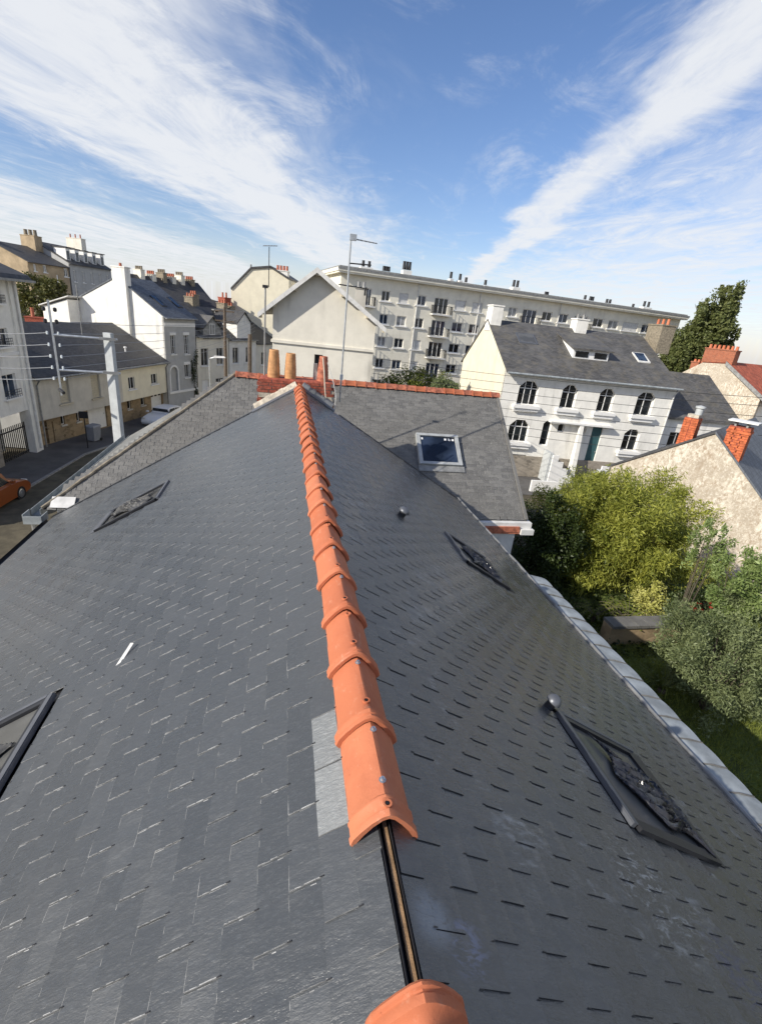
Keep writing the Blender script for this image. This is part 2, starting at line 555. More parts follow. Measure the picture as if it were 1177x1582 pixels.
leaf_mat('leaf_climber', (0.08, 0.13, 0.03), (0.34, 0.42, 0.15), 0.35)
leaf_mat('leaf_poplar', (0.055, 0.078, 0.020), (0.23, 0.25, 0.09), 0.3)
leaf_mat('leaf_autumn', (0.045, 0.06, 0.014), (0.18, 0.17, 0.05), 0.25)
leaf_mat('petal_red', (0.45, 0.02, 0.015), (0.75, 0.06, 0.03), 0.2)
leaf_mat('grass_blade', (0.07, 0.10, 0.012), (0.30, 0.33, 0.06), 0.3, 0.6)


# ------------------------------------------------------------------ mesh helpers
class MB:
    """collects faces; build() links them as ONE mesh object"""
    def __init__(s):
        s.v, s.f, s.mi = [], [], []

    def add(s, verts, faces, mi=0):
        k = len(s.v)
        s.v += [tuple(float(c) for c in p) for p in verts]
        s.f += [tuple(i + k for i in f) for f in faces]
        s.mi += [mi] * len(faces)
        return s

    def box(s, x0, x1, y0, y1, z0, z1, mi=0):
        return s.add([(x0, y0, z0), (x1, y0, z0), (x1, y1, z0), (x0, y1, z0), (x0, y0, z1), (x1, y0, z1), (x1, y1, z1), (x0, y1, z1)],
                     [(0, 3, 2, 1), (4, 5, 6, 7), (0, 1, 5, 4), (1, 2, 6, 5), (2, 3, 7, 6), (3, 0, 4, 7)], mi)

    def hexa(s, p, mi=0):                      # 8 corners: bottom ring then top ring
        return s.add(p, [(0, 3, 2, 1), (4, 5, 6, 7), (0, 1, 5, 4), (1, 2, 6, 5), (2, 3, 7, 6), (3, 0, 4, 7)], mi)

    def prism(s, ring, off, mi=0):             # polygon in 3-D pushed along off
        n = len(ring)
        b = [tuple(np.add(p, off)) for p in ring]
        f = [tuple(range(n))[::-1], tuple(range(n, 2 * n))] + [(i, (i + 1) % n, n + (i + 1) % n, n + i) for i in range(n)]
        return s.add(list(ring) + b, f, mi)

    def tube(s, pts, r, n=6, mi=0, caps=True):
        pts = [np.array(p, float) for p in pts]
        rad = r if isinstance(r, (list, tuple)) else [r] * len(pts)
        vs, fs = [], []
        for i, p in enumerate(pts):
            d = pts[min(i + 1, len(pts) - 1)] - pts[max(i - 1, 0)]
            d = d / (np.linalg.norm(d) + 1e-9)
            a = np.cross(d, (0, 0, 1) if abs(d[2]) < 0.9 else (1, 0, 0))
            a /= np.linalg.norm(a)
            b = np.cross(d, a)
            for k in range(n):
                t = 2 * math.pi * k / n
                vs.append(p + rad[i] * (math.cos(t) * a + math.sin(t) * b))
        for i in range(len(pts) - 1):
            for k in range(n):
                fs.append((i * n + k, i * n + (k + 1) % n, (i + 1) * n + (k + 1) % n, (i + 1) * n + k))
        if caps:
            fs.append(tuple(range(n))[::-1])
            fs.append(tuple((len(pts) - 1) * n + k for k in range(n)))
        return s.add(vs, fs, mi)

    def lathe(s, c, prof, n=16, mi=0, axis=None):
        vs, fs = [], []
        ax = np.array(axis if axis is not None else (0, 0, 1), float)
        ax /= np.linalg.norm(ax)
        a = np.cross(ax, (0, 1, 0) if abs(ax[1]) < 0.9 else (1, 0, 0))
        a /= np.linalg.norm(a)
        b = np.cross(ax, a)
        for r, z in prof:
            for k in range(n):
                t = 2 * math.pi * k / n
                vs.append(np.array(c) + ax * z + r * (math.cos(t) * a + math.sin(t) * b))
        for i in range(len(prof) - 1):
            for k in range(n):
                fs.append((i * n + k, i * n + (k + 1) % n, (i + 1) * n + (k + 1) % n, (i + 1) * n + k))
        fs.append(tuple(range(n))[::-1])
        fs.append(tuple((len(prof) - 1) * n + k for k in range(n)))
        return s.add(vs, fs, mi)

    def mesh(s, name, mats, smooth=False):
        me = bpy.data.meshes.new(name)
        me.from_pydata(s.v, [], s.f)
        for m in (mats if isinstance(mats, (list, tuple)) else [mats]):
            me.materials.append(MATS[m])
        if isinstance(mats, (list, tuple)) and len(mats) > 1:
            me.polygons.foreach_set('material_index', s.mi)
        if smooth:
            me.polygons.foreach_set('use_smooth', [True] * len(me.polygons))
            me.set_sharp_from_angle(angle=R(38))
        me.update()
        return me

    def build(s, name, mats, parent=None, smooth=False, loc=None):
        return link(name, s.mesh(name, mats, smooth), parent, loc)


def link(name, me, parent=None, loc=None, rot=None):
    o = bpy.data.objects.new(name, me)
    COL.objects.link(o)
    if parent is not None:
        o.parent = parent
    if loc is not None:
        o.location = loc
    if rot is not None:
        o.rotation_euler = rot
    return o


def tag(o, label, cat, group=None):
    o['label'] = label
    o['category'] = cat
    if group:
        o['group'] = group
    return o


def root(name, label, cat, loc=(0, 0, 0), rz=0.0, group=None):
    o = bpy.data.objects.new(name, None)
    COL.objects.link(o)
    o.empty_display_size = 0.3
    o.location = [float(c) for c in loc]
    o.rotation_euler = (0, 0, rz)
    return tag(o, label, cat, group)


def froot(name, label, cat, F, group=None):
    return root(name, label, cat, F.O, R(90 - F.az), group)


def structure(name, mb, mat):
    o = mb.build(name, mat)
    o['kind'] = 'structure'
    return o


def quads(name, P, mats, parent=None, mi=None):
    """P: (n,4,3) array of quads -> one mesh"""
    n = len(P)
    me = bpy.data.meshes.new(name)
    me.vertices.add(n * 4)
    me.vertices.foreach_set('co', np.asarray(P, np.float32).reshape(-1))
    me.loops.add(n * 4)
    me.loops.foreach_set('vertex_index', np.arange(n * 4, dtype=np.int32))
    me.polygons.add(n)
    me.polygons.foreach_set('loop_start', np.arange(0, n * 4, 4, dtype=np.int32))
    me.polygons.foreach_set('loop_total', np.full(n, 4, np.int32))
    for m in (mats if isinstance(mats, (list, tuple)) else [mats]):
        me.materials.append(MATS[m])
    if mi is not None:
        me.polygons.foreach_set('material_index', np.asarray(mi, np.int32))
    me.update()
    me.validate()
    return link(name, me, parent)


# ------------------------------------------------------------------ building helpers (local: x along front, y inwards, z up)
def wall_grid(mb, w0, w1, z0, z1, holes, put, depth=0.16, mi=0):
    """wall sheet with rectangular holes and their reveals; put(a, d, z) -> 3-D point, d = depth into the wall"""
    us = sorted({w0, w1, *[min(max(h[k], w0), w1) for h in holes for k in (0, 1)]})
    zs = sorted({z0, z1, *[min(max(h[k], z0), z1) for h in holes for k in (2, 3)]})
    for a, b in zip(us, us[1:]):
        for c, d in zip(zs, zs[1:]):
            um, zm = (a + b) / 2, (c + d) / 2
            if any(h[0] < um < h[1] and h[2] < zm < h[3] for h in holes):
                continue
            mb.add([put(a, 0, c), put(b, 0, c), put(b, 0, d), put(a, 0, d)], [(0, 1, 2, 3)], mi)
    for h in holes:
        a, b, c, d = h[:4]
        for p, q in (((a, c), (b, c)), ((b, c), (b, d)), ((b, d), (a, d)), ((a, d), (a, c))):
            mb.add([put(p[0], 0, p[1]), put(q[0], 0, q[1]), put(q[0], depth, q[1]), put(p[0], depth, p[1])], [(0, 1, 2, 3)], mi)
    for p, q in (((w0, z0), (w0, z1)), ((w1, z0), (w1, z1)), ((w0, z1), (w1, z1))):
        mb.add([put(p[0], 0, p[1]), put(q[0], 0, q[1]), put(q[0], depth, q[1]), put(p[0], depth, p[1])], [(0, 1, 2, 3)], mi)
    return mb


front = lambda a, d, z: (a, d, z)
PROT = {}


def window(parent, h, put=front, name='window', frame='white_paint', glass='glass_dark', sill='white_paint', lights=2, bar=0.05, sillw=0.12,
           transom=None, chamfer=0.0, wallmat=None, recess=0.10, shutter=None, sill_h=0.10, sill_out=0.10):
    a, b, c, d = h
    fr = MB()
    r0, r1 = recess, recess + 0.05

    def bx(m, u0, u1, z0, z1, y0, y1):
        m.hexa([put(u0, y0, z0), put(u1, y0, z0), put(u1, y1, z0), put(u0, y1, z0), put(u0, y0, z1), put(u1, y0, z1), put(u1, y1, z1), put(u0, y1, z1)])
    bx(fr, a + .002, a + bar, c + .002, d - .002, r0, r1)
    bx(fr, b - bar, b - .002, c + .002, d - .002, r0, r1)
    bx(fr, a + bar, b - bar, c + .002, c + bar, r0 + .002, r1)
    bx(fr, a + bar, b - bar, d - bar, d - .002, r0 + .002, r1)
    us = [a + (b - a) * k / lights for k in range(lights + 1)]
    for x in us[1:-1]:
        bx(fr, x - bar * .45, x + bar * .45, c + bar, d - bar, r0 + .001, r1)
    if transom:
        zt = c + (d - c) * transom
        bx(fr, a + bar, b - bar, zt - bar * .4, zt + bar * .4, r0 - .003, r1)
    w = fr.build(name, frame, parent)
    for x0, x1 in zip(us, us[1:]):
        p = MB()
        bx(p, x0 + .01, x1 - .01, c + .01, d - .01, r1 - .022, r1 - .012)
        p.build('pane', glass, w)
    if shutter:
        m = MB()
        nsl = max(4, int((d - c) / 0.16))
        for k in range(nsl):
            z = c + (d - c) * k / nsl
            bx(m, a + .01, b - .01, z + .004, z + (d - c) / nsl - .004, recess - .05, recess - .03)
        m.build('roller_shutter', shutter, w)
    if sill:
        m = MB()
        bx(m, a - sillw, b + sillw, c - sill_h, c, -sill_out, .04)
        m.build('sill', sill, w)
    if chamfer:
        m = MB()
        for s0, s1 in ((a, 1), (b, -1)):
            tri = [put(s0, 0.001, d), put(s0 + s1 * chamfer, 0.001, d), put(s0, 0.001, d - chamfer)]
            back = [put(s0, recess + .03, d), put(s0 + s1 * chamfer, recess + .03, d), put(s0, recess + .03, d - chamfer)]
            m.add(tri + back, [(0, 1, 2), (3, 5, 4), (0, 3, 4, 1), (1, 4, 5, 2), (2, 5, 3, 0)])
        m.build('chamfered_head', wallmat or 'white_paint', w)
    return w


def door(parent, h, put=front, mat='door_brown', name='door', recess=0.12, panels=0, handle=True, lights=None):
    a, b, c, d = h

    def bx(m, u0, u1, z0, z1, y0, y1):
        m.hexa([put(u0, y0, z0), put(u1, y0, z0), put(u1, y1, z0), put(u0, y1, z0), put(u0, y0, z1), put(u1, y0, z1), put(u1, y1, z1), put(u0, y1, z1)])
    m = MB()
    bx(m, a + .005, b - .005, c + .005, d - .005, recess, recess + .06)
    o = m.build(name, mat, parent)
    for k in range(panels):
        z0 = c + (d - c) * k / panels
        z1 = c + (d - c) * (k + 1) / panels
        p = MB()
        bx(p, a + .04, b - .04, z0 + .025, z1 - .025, recess - .018, recess)
        p.build('door_panel', mat, o)
    if lights:
        for k in range(lights):
            p = MB()
            x0 = a + (b - a) * (k + .2) / lights
            bx(p, x0, x0 + (b - a) * .6 / lights, d - (d - c) * .16, d - (d - c) * .06, recess - .03, recess - .002)
            p.build('pane', 'glass_dark', o)
    if handle:
        p = MB()
        x = b - (b - a) * 0.12
        bx(p, x - .04, x + .04, c + 1.0, c + 1.05, recess - .07, recess - .02)
        p.build('handle', 'galvanised', o)
    return o


def gable_body(parent, W, D, zf, zr, yr, zb, wallmat, sidemat=None, holes=(), lside=(), depth=.16, backmat=None, x0=0.0):
    """front wall (with holes), two gable ends, rear wall; ridge along x at y=yr"""
    m = MB()
    wall_grid(m, x0, W, 0, zf, list(holes), front, depth)
    m.build('front_wall', wallmat, parent)
    m = MB()
    put = lambda a, d, z: (x0 + d, a, z)
    zmin = min(zf, zb)
    wall_grid(m, .003, D, 0, zmin, list(lside), put, depth)
    m.add([(x0, .003, zmin), (x0, D, zmin), (x0, D, zb), (x0, yr, zr), (x0, .003, zf)], [(0, 4, 3, 2, 1)])
    m.build('side_wall', sidemat or wallmat, parent)
    m = MB()
    m.add([(W, .003, 0), (W, D, 0), (W, D, zb), (W, yr, zr), (W, .003, zf)], [(0, 1, 2, 3, 4)])
    m.build('side_wall', sidemat or wallmat, parent)
    m = MB()
    m.add([(x0, D, 0), (W, D, 0), (W, D, zb), (x0, D, zb)], [(0, 3, 2, 1)])
    m.build('rear_wall', backmat or wallmat, parent)


def gable_roof(parent, W, D, zf, zr, yr, zb, mat, oh=0.25, ov=0.12, th=0.10, x0=0.0, edge=None):
    """two slabs sitting on the wall tops with eaves oh and verge ov"""
    out = []
    for (ya, za, yb, zb_, nm) in ((0, zf, yr, zr, 'roof'), (D, zb, yr, zr, 'roof')):
        dy, dz = ya - yb, za - zb_
        L = math.hypot(dy, dz)
        ey, ez = ya + dy / L * oh, za + dz / L * oh
        up = 0.02
        m = MB()
        m.hexa([(x0 - ov, ey, ez + up), (W + ov, ey, ez + up), (W + ov, yb, zb_ + up), (x0 - ov, yb, zb_ + up),
                (x0 - ov, ey, ez + up + th), (W + ov, ey, ez + up + th), (W + ov, yb, zb_ + up + th), (x0 - ov, yb, zb_ + up + th)])
        out.append(m.build(nm, mat, parent))
    return out


def on_slope(zf, zr, yr, y, up=.13):
    return zf + (zr - zf) * y / yr + up


def skylight(parent, x0, x1, y0, y1, zf, zr, yr, mat='alu_pale', glass='glass_sky'):
    m = MB()
    z0, z1 = on_slope(zf, zr, yr, y0), on_slope(zf, zr, yr, y1)
    b = .09
    dz = (z1 - z0) / (y1 - y0)
    for (a0, a1, b0, b1) in ((x0, x0 + b, y0, y1), (x1 - b, x1, y0, y1), (x0 + b, x1 - b, y0, y0 + b), (x0 + b, x1 - b, y1 - b, y1)):
        q0, q1 = z0 + dz * (b0 - y0), z0 + dz * (b1 - y0)
        m.hexa([(a0, b0, q0 - .02), (a1, b0, q0 - .02), (a1, b1, q1 - .02), (a0, b1, q1 - .02), (a0, b0, q0 + .07), (a1, b0, q0 + .07), (a1, b1, q1 + .07), (a0, b1, q1 + .07)])
    w = m.build('roof_window', mat, parent)
    p = MB()
    p.hexa([(x0 + .05, y0 + .05, z0), (x1 - .05, y0 + .05, z0), (x1 - .05, y1 - .05, z1), (x0 + .05, y1 - .05, z1),
            (x0 + .05, y0 + .05, z0 + .05), (x1 - .05, y0 + .05, z0 + .05), (x1 - .05, y1 - .05, z1 + .05), (x0 + .05, y1 - .05, z1 + .05)])
    p.build('pane', glass, w)
    return w


def chimney(parent, x0, x1, y0, y1, z0, z1, mat='brick_far', pots=2, potmat='terracotta', poth=.35, cap=True, along='x', name='chimney', potr=.11):
    m = MB()
    m.box(x0, x1, y0, y1, z0, z1)
    c = m.build(name, mat, parent)
    if cap:
        m = MB()
        m.box(x0 - .05, x1 + .05, y0 - .05, y1 + .05, z1 + .002, z1 + .09)
        m.build('chimney_cap', mat, c)
    for k in range(pots):
        t_ = (k + .5) / pots
        px, py = (x0 + (x1 - x0) * t_, (y0 + y1) / 2) if along == 'x' else ((x0 + x1) / 2, y0 + (y1 - y0) * t_)
        m = MB()
        m.lathe((px, py, z1 + .092), [(potr * 1.1, 0), (potr, .06), (potr * .86, poth * .9), (potr * .98, poth * .91), (potr * .95, poth)], 10)
        m.build('chimney_pot', potmat, c, True)
    return c


def gutter(parent, p, q_, r=.06, mat='zinc_dull', name='gutter'):
    return MB().tube([p, q_], r, 8).build(name, mat, parent, True)


# ------------------------------------------------------------------ setting
ground = structure('ground', MB().add([(-900, -400, G - .06), (900, -400, G - .06), (900, 1500, G - .06), (-900, 1500, G - .06)], [(0, 1, 2, 3)]), 'earth')
OB = on_z(65, 694, G)                                        # corner between the white house and the long low house across the street
FA, FB = Facade(OB, 5), Facade(OB, 19)
PC = FB.world(14.1, 0, 0)
FC = Facade(PC, 27)
PD = FC.world(4.1, 0, 0)
FD = Facade(PD, 30)


def street_line(off):
    """facade line across the street pushed off metres to the right"""
    pts = []
    base = [FA.world(-60, 0, 0), FA.O, PC, PD, FD.world(40, 0, 0)]
    azs = [5, 12, 23, 28.5, 30]
    for b, a in zip(base, azs):
        nrm = np.array([math.cos(R(a)), -math.sin(R(a)), 0])
        pts.append(b + nrm * off)
    return pts


def strip(name, o0, o1, z0, z1, mat):
    a, b = street_line(o0), street_line(o1)
    m = MB()
    for i in range(len(a) - 1):
        m.hexa([(*a[i][:2], z0), (*b[i][:2], z0), (*b[i + 1][:2], z0), (*a[i + 1][:2], z0), (*a[i][:2], z1), (*b[i][:2], z1), (*b[i + 1][:2], z1), (*a[i + 1][:2], z1)])
    return structure(name, m, mat)


strip('pavement_far', -0.6, 2.55, G - .3, G, 'pavement')
strip('kerb_far', 2.552, 2.70, G - .3, G + .012, 'kerbstone')
strip('road', 2.702, 8.2, G - .3, G - .12, 'asphalt')
strip('kerb_near', 8.202, 8.35, G - .3, G + .012, 'kerbstone')
strip('pavement_near', 8.352, 10.6, G - .3, G, 'pavement')
m = MB()
a_, b_ = street_line(4.62), street_line(4.70)
for i in range(2):                                           # worn parking line
    for k in range(40):
        t0, t1 = k / 40, (k + .55) / 40
        p = [a_[i] * (1 - t0) + a_[i + 1] * t0, b_[i] * (1 - t0) + b_[i + 1] * t0, b_[i] * (1 - t1) + b_[i + 1] * t1, a_[i] * (1 - t1) + a_[i + 1] * t1]
        m.add([(x[0], x[1], G - .116) for x in p], [(0, 1, 2, 3)])
structure('road_marking', m, 'white_dirty')
G2 = -5.0                                     # terrace above street level, raised so the roof's shadow edge crosses the lawn
m = MB()
m.box(3.3, 13.5, -12, 16.0, G - .05, G2)
structure('garden_terrace', m, 'earth')
m = MB()
m.box(5.6, 13.4, -11.9, 11.0, G2 + .002, G2 + .03)
structure('lawn', m, 'lawn')
m = MB()
m.box(2, 70, 26.6, 31.6, G - .05, G - .015)
structure('road_behind', m, 'pavement')
m = MB()                                                     # the town climbs to the left and behind
nx, ny = 24, 20
for j in range(ny + 1):
    for i in range(nx + 1):
        x = -260 + i * 245 / nx
        y = 62 + j * 300 / ny
        h = 11 * min(1, max(0, (-x - 18) / 55)) ** 1.2 * min(1, max(0, (y - 62) / 30))
        m.v.append((x, y, G - .08 + h + (4 * max(0, (y - 150) / 200))))
for j in range(ny):
    for i in range(nx):
        k = j * (nx + 1) + i
        m.f.append((k, k + 1, k + nx + 2, k + nx + 1))
        m.mi.append(0)
structure('hill', m, 'earth')


# ------------------------------------------------------------------ the roof we stand on
PITCH = R(31.4)
TP, CP, SP = math.tan(PITCH), math.cos(PITCH), math.sin(PITCH)
XL, XR = -4.52, 3.50                           # eaves, left lower than right
Y0, Y1 = -2.6, 9.30
HB = (0, 3.35, G)
house = root('slate_roofed_house', 'new dark slate gable roof in the foreground with a row of orange ridge tiles', 'house', HB)


def H(m, name, mats, smooth=False, parent=None):
    m.v = [(x - HB[0], y - HB[1], z - HB[2]) for x, y, z in m.v]
    return m.build(name, mats, parent or house, smooth)


def slope_pt(side, s, y, n):
    """s metres down the slope from the ridge, n metres above its plane"""
    return (side * (s * CP + n * SP), y, -s * SP + n * CP)


WL, WR = XL + .28, XR - .22
m = MB()
m.add([(WL, Y0, G), (WL, Y1, G), (WL, Y1, WL * TP - .15), (WL, Y0, WL * TP - .15)], [(0, 1, 2, 3)])
m.add([(WR, Y0, G), (WR, Y1, G), (WR, Y1, -WR * TP - .15), (WR, Y0, -WR * TP - .15)], [(0, 3, 2, 1)])
for y in (Y0, Y1 - .05):
    m.add([(WL, y, G), (WR, y, G), (WR, y, -WR * TP - .15), (0, y, -.15), (WL, y, WL * TP - .15)], [(0, 1, 2, 3, 4)])
H(m, 'wall', 'plaster_white')
for side, xe in ((-1, -XL), (1, XR)):
    L = xe / CP
    m = MB()
    m.hexa([slope_pt(side, .012, Y0, -.10), slope_pt(side, L - .03, Y0, -.10), slope_pt(side, L - .03, Y1, -.10), slope_pt(side, .012, Y1, -.10),
            slope_pt(side, .012, Y0, -.008), slope_pt(side, L - .03, Y0, -.008), slope_pt(side, L - .03, Y1, -.008), slope_pt(side, .012, Y1, -.008)])
    H(m, 'roof_deck', 'membrane')

# roof windows: side, x-range (horizontal distance from ridge), y-range
WIN = {'rn': (1, 1.47, 2.12, 1.34, 2.06), 'rf': (1, 1.72, 2.28, 4.42, 5.14), 'lf': (-1, 1.90, 2.66, 6.32, 6.98), 'ln': (-1, 1.66, 2.42, 1.90, 2.58)}
SW, SE, ST, SL = 0.226, 0.1045, 0.0043, 0.235   # slate width, exposure, thickness, visible-to-hidden length
KS = (ST + .0004) / SE


def slate_mesh(name, w, skew, mats, SL=SL, lit_chips=True):
    """slate in its own frame: x down the slope (tail at 0), y across, z up; ragged tail"""
    m = MB()
    h = w / 2
    n = 4
    ys = np.linspace(-h, h, n + 1)
    tail = [random.uniform(-.0022, .0022) + skew * y for y in ys]
    rag = lambda: random.uniform(-.001, .001)
    top = [(tail[i], ys[i] + (rag() if 0 < i < n else 0), 0) for i in range(n + 1)]
    bot = [(t[0] + .0015, t[1], -ST) for t in top]
    head = [(-SL, -h, -0.0), (-SL, h, 0.0)]
    hb = [(-SL, -h, -ST), (-SL, h, -ST)]
    v = top + bot + head + hb
    T, B, A, D_ = 0, n + 1, 2 * n + 2, 2 * n + 4
    m.add(v, [tuple([A] + list(range(T, T + n + 1)) + [A + 1])[::1]], 0)
    m.f += [(T + i, B + i, B + i + 1, T + i + 1) for i in range(n)] + [(A, D_, B, T), (T + n, B + n, D_ + 1, A + 1)]
    m.mi += [1] * (n + 2)
    # pale margins along the cut edges: chips, plus sunlight put into the colour
    for sy in ((-1, 1) if lit_chips else ()):
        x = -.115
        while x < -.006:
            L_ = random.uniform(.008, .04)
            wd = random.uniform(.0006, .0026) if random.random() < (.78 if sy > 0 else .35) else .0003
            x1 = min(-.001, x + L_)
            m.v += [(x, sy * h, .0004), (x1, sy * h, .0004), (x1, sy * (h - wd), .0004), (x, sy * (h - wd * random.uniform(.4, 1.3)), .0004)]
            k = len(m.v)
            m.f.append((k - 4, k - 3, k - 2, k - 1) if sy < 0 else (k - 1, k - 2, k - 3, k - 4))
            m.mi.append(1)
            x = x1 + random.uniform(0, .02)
    if lit_chips:
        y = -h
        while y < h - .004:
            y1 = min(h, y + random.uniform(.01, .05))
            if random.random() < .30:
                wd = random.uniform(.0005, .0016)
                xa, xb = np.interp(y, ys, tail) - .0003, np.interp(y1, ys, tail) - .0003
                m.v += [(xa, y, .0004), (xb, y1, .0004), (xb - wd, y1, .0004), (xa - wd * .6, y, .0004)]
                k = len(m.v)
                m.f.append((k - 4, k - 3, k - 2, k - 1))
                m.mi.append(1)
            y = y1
    return m


short = {r_: [slate_mesh('slate', SW - .006, random.uniform(-.006, .006), None, .10 + r_ * SE - .019, False) for _ in range(3)] for r_ in (0, 1)}
plain_p = [slate_mesh('slate', SW - random.uniform(.006, .010), random.uniform(-.006, .006), None, lit_chips=False) for _ in range(3)]
proto = {}
for sname, mat in ((-1, 'slate_sunny'), (1, 'slate_shady'), (0, 'slate_bare')):
    proto[sname] = [slate_mesh('slate', SW - (random.uniform(.006, .011) if sname < 1 else random.uniform(.009, .014)), random.uniform(-.006, .006), None, lit_chips=sname < 1) for _ in range(5)]
proto_me = {k: [p.mesh('slate', [{-1: 'slate_sunny', 1: 'slate_shady', 0: 'slate_bare'}[k], 'slate_edge' if k < 1 else 'slate_edge_shaded']) for p in ps] for k, ps in proto.items()}
short_me = {(k, r_): [p.mesh('slate', [{-1: 'slate_sunny', 1: 'slate_shady', 0: 'slate_bare'}[k], 'slate_edge' if k < 1 else 'slate_edge_shaded']) for p in short[r_]] for k in (-1, 0, 1) for r_ in (0, 1)}
slates = []
for side, xe in ((-1, -XL), (1, XR)):
    rows = int(xe / CP / SE)
    for r in range(rows):
        s_tail = .10 + r * SE
        if s_tail > xe / CP + .03:
            break
        off = (r % 2) * SW / 2 + (.093 if side == 1 else -.061)
        for c in range(int((Y1 - Y0) / SW) + 1):
            y = Y0 + off + c * SW
            if y > Y1 - .06:
                continue
            xm = (s_tail - .05) * CP
            if any(w[0] == side and w[1] - .03 < xm < w[2] + .02 and w[3] - .09 < y < w[4] + .09 for w in WIN.values()):
                continue
            slates.append((side, r, s_tail, y))
near, rest = [], []
for sl in slates:
    p = np.array(slope_pt(sl[0], sl[2] - .05, sl[3], .01))
    c = CM.T @ (p - CAM)
    vis = c[2] < -.1
    if vis:
        x, y = PX_W / 2 - FPX * c[0] / c[2], PX_H / 2 + FPX * c[1] / c[2]
        vis = -20 < x < PX_W + 20 and -20 < y < PX_H + 20 and not (abs(p[0]) < .13 and .83 < p[1])
    nrm = np.array([sl[0] * SP, 0, CP])
    d = CAM - p
    dist = np.linalg.norm(d)
    near.append((-(nrm @ d) / dist ** 3 if vis else 0, sl))
near.sort(key=lambda k: k[0])
pick = {k[1] for k in near[:300]}
slate_part = {}
for side in (-1, 1):
    Rm = Matrix((Vector((side * CP, 0, -SP)), Vector((0, side, 0)), Vector((side * SP, 0, CP)))).transposed()
    tilt = Matrix.Rotation(-KS if True else 0, 3, 'Y')
    big = MB()
    hooks = MB()
    for sl in slates:
        if sl[0] != side:
            continue
        _, r, s_tail, y = sl
        n0 = .0135 + random.uniform(0, .0012)
        jit = Matrix.Rotation(random.gauss(0, .006), 3, 'Z')
        Mx = Rm @ tilt @ jit
        T = Vector(slope_pt(side, s_tail + random.gauss(0, .0012), y + random.gauss(0, .0008), n0))
        k = random.randrange(5)
        bare = side == -1 and r == 1 and .97 < y < 1.40
        if sl in pick:
            o = bpy.data.objects.new('slate', (proto_me[0 if bare else side][k] if r > 1 else short_me[(0 if bare else side, r)][k % 3]))
            COL.objects.link(o)
            o.parent = house
            o.matrix_local = Matrix.Translation(T - Vector(HB)) @ Mx.to_4x4()
        else:
            far_ = np.linalg.norm(np.array(T) - CAM) > 4.5 and random.random() < .75
            p = (plain_p[k % 3] if far_ and side < 0 else proto[side][k]) if r > 1 else short[r][k % 3]
            big.add([T + Mx @ Vector(q_) for q_ in p.v], p.f)
            big.mi[-len(p.mi):] = p.mi
        # steel hook over the tail, stem lying in the joint of the course below
        hk = [T + Rm @ Vector(q_) for q_ in ((-.010, -.0013, .0008), (.003, -.0013, .0008), (.003, .0013, .0008), (-.010, .0013, .0008),
                                             (-.009, -.0013, .0030), (.004, -.0013, .0028), (.004, .0013, .0028), (-.009, .0013, .0030))]
        if np.linalg.norm(np.array(T) - CAM) < 7:
            hooks.hexa(hk)
    o = H(big, 'slate_courses', ['slate_sunny' if side < 0 else 'slate_shady', 'slate_edge' if side < 0 else 'slate_edge_shaded'])
    o['kind'] = 'stuff'
    o = H(hooks, 'slate_hooks', 'hook_steel')
    o['kind'] = 'stuff'

# open ridge slot: membrane upstand, batten
m = MB()
m.box(-.0190, -.0160, Y0, Y1, -.06, .006)
H(m, 'membrane_upstand', 'membrane')
m = MB()
m.box(-.0040, .0085, Y0, Y1, -.05, -.004)
H(m, 'ridge_batten', 'batten_wood')
m = MB()
m.box(.0130, .0150, Y0, Y1, -.05, .008)
H(m, 'membrane_upstand', 'membrane')

# ridge tiles
TS = 0.342                                      # exposed length


def tile_profile(k, lift=0.0):
    pts = [(-.114, -.078), (-.106, -.052), (-.084, -.022), (-.052, .012), (-.020, .036), (0.004, .043), (.026, .034), (.056, .008), (.086, -.024), (.106, -.053), (.114, -.078)]
    return [(x * k * .845, ((z + .078) * k - .078 + lift) * .9 + .002) for x, z in pts]


def tile_mesh(collar, end_rim):
    """y=0 near end, y=TS+.05 far end (slides under the next tile's collar)"""
    m = MB()
    st = []
    if collar:
        st = [(0, 1.13, .010), (.006, 1.17, .013), (.012, 1.17, .013), (.016, 1.14, .010), (.020, 1.14, .010), (.024, 1.16, .012), (.040, 1.16, .012), (.046, 1.10, .008), (.056, 1.03, .002), (.066, 1.0, 0), (TS - .05, .985, -.001), (TS + .05, .98, -.001)]
    else:
        st = [(0, 1.05, .004), (.008, 1.07, .005), (.020, 1.07, .005), (.026, 1.02, .001), (.052, 1.02, .001), (.058, 1.05, .003), (.066, 1.05, .003), (.074, 1.0, 0), (TS - .05, .985, -.001), (TS + .05, .98, -.001)]
    n = 11
    vs = []
    for y, k, l in st:
        vs += [(x, y, z) for x, z in tile_profile(k, l)]
    for y, k, l in st[::-1]:
        vs += [(x * .88, y, z - .014) for x, z in tile_profile(k, l)]
    rings = len(st) * 2
    fs = []
    for i in range(rings):
        j = (i + 1) % rings
        for k in range(n - 1):
            fs.append((i * n + k, j * n + k, j * n + k + 1, i * n + k + 1))
    # close long sides
    S = len(st)
    for i in range(S - 1):
        a, b = i, rings - 1 - i
        fs.append((a * n, b * n, (b - 1) * n, (a + 1) * n))
        fs.append((a * n + n - 1, (a + 1) * n + n - 1, (b - 1) * n + n - 1, b * n + n - 1))
    m.add(vs, [f[::-1] for f in fs])
    return m


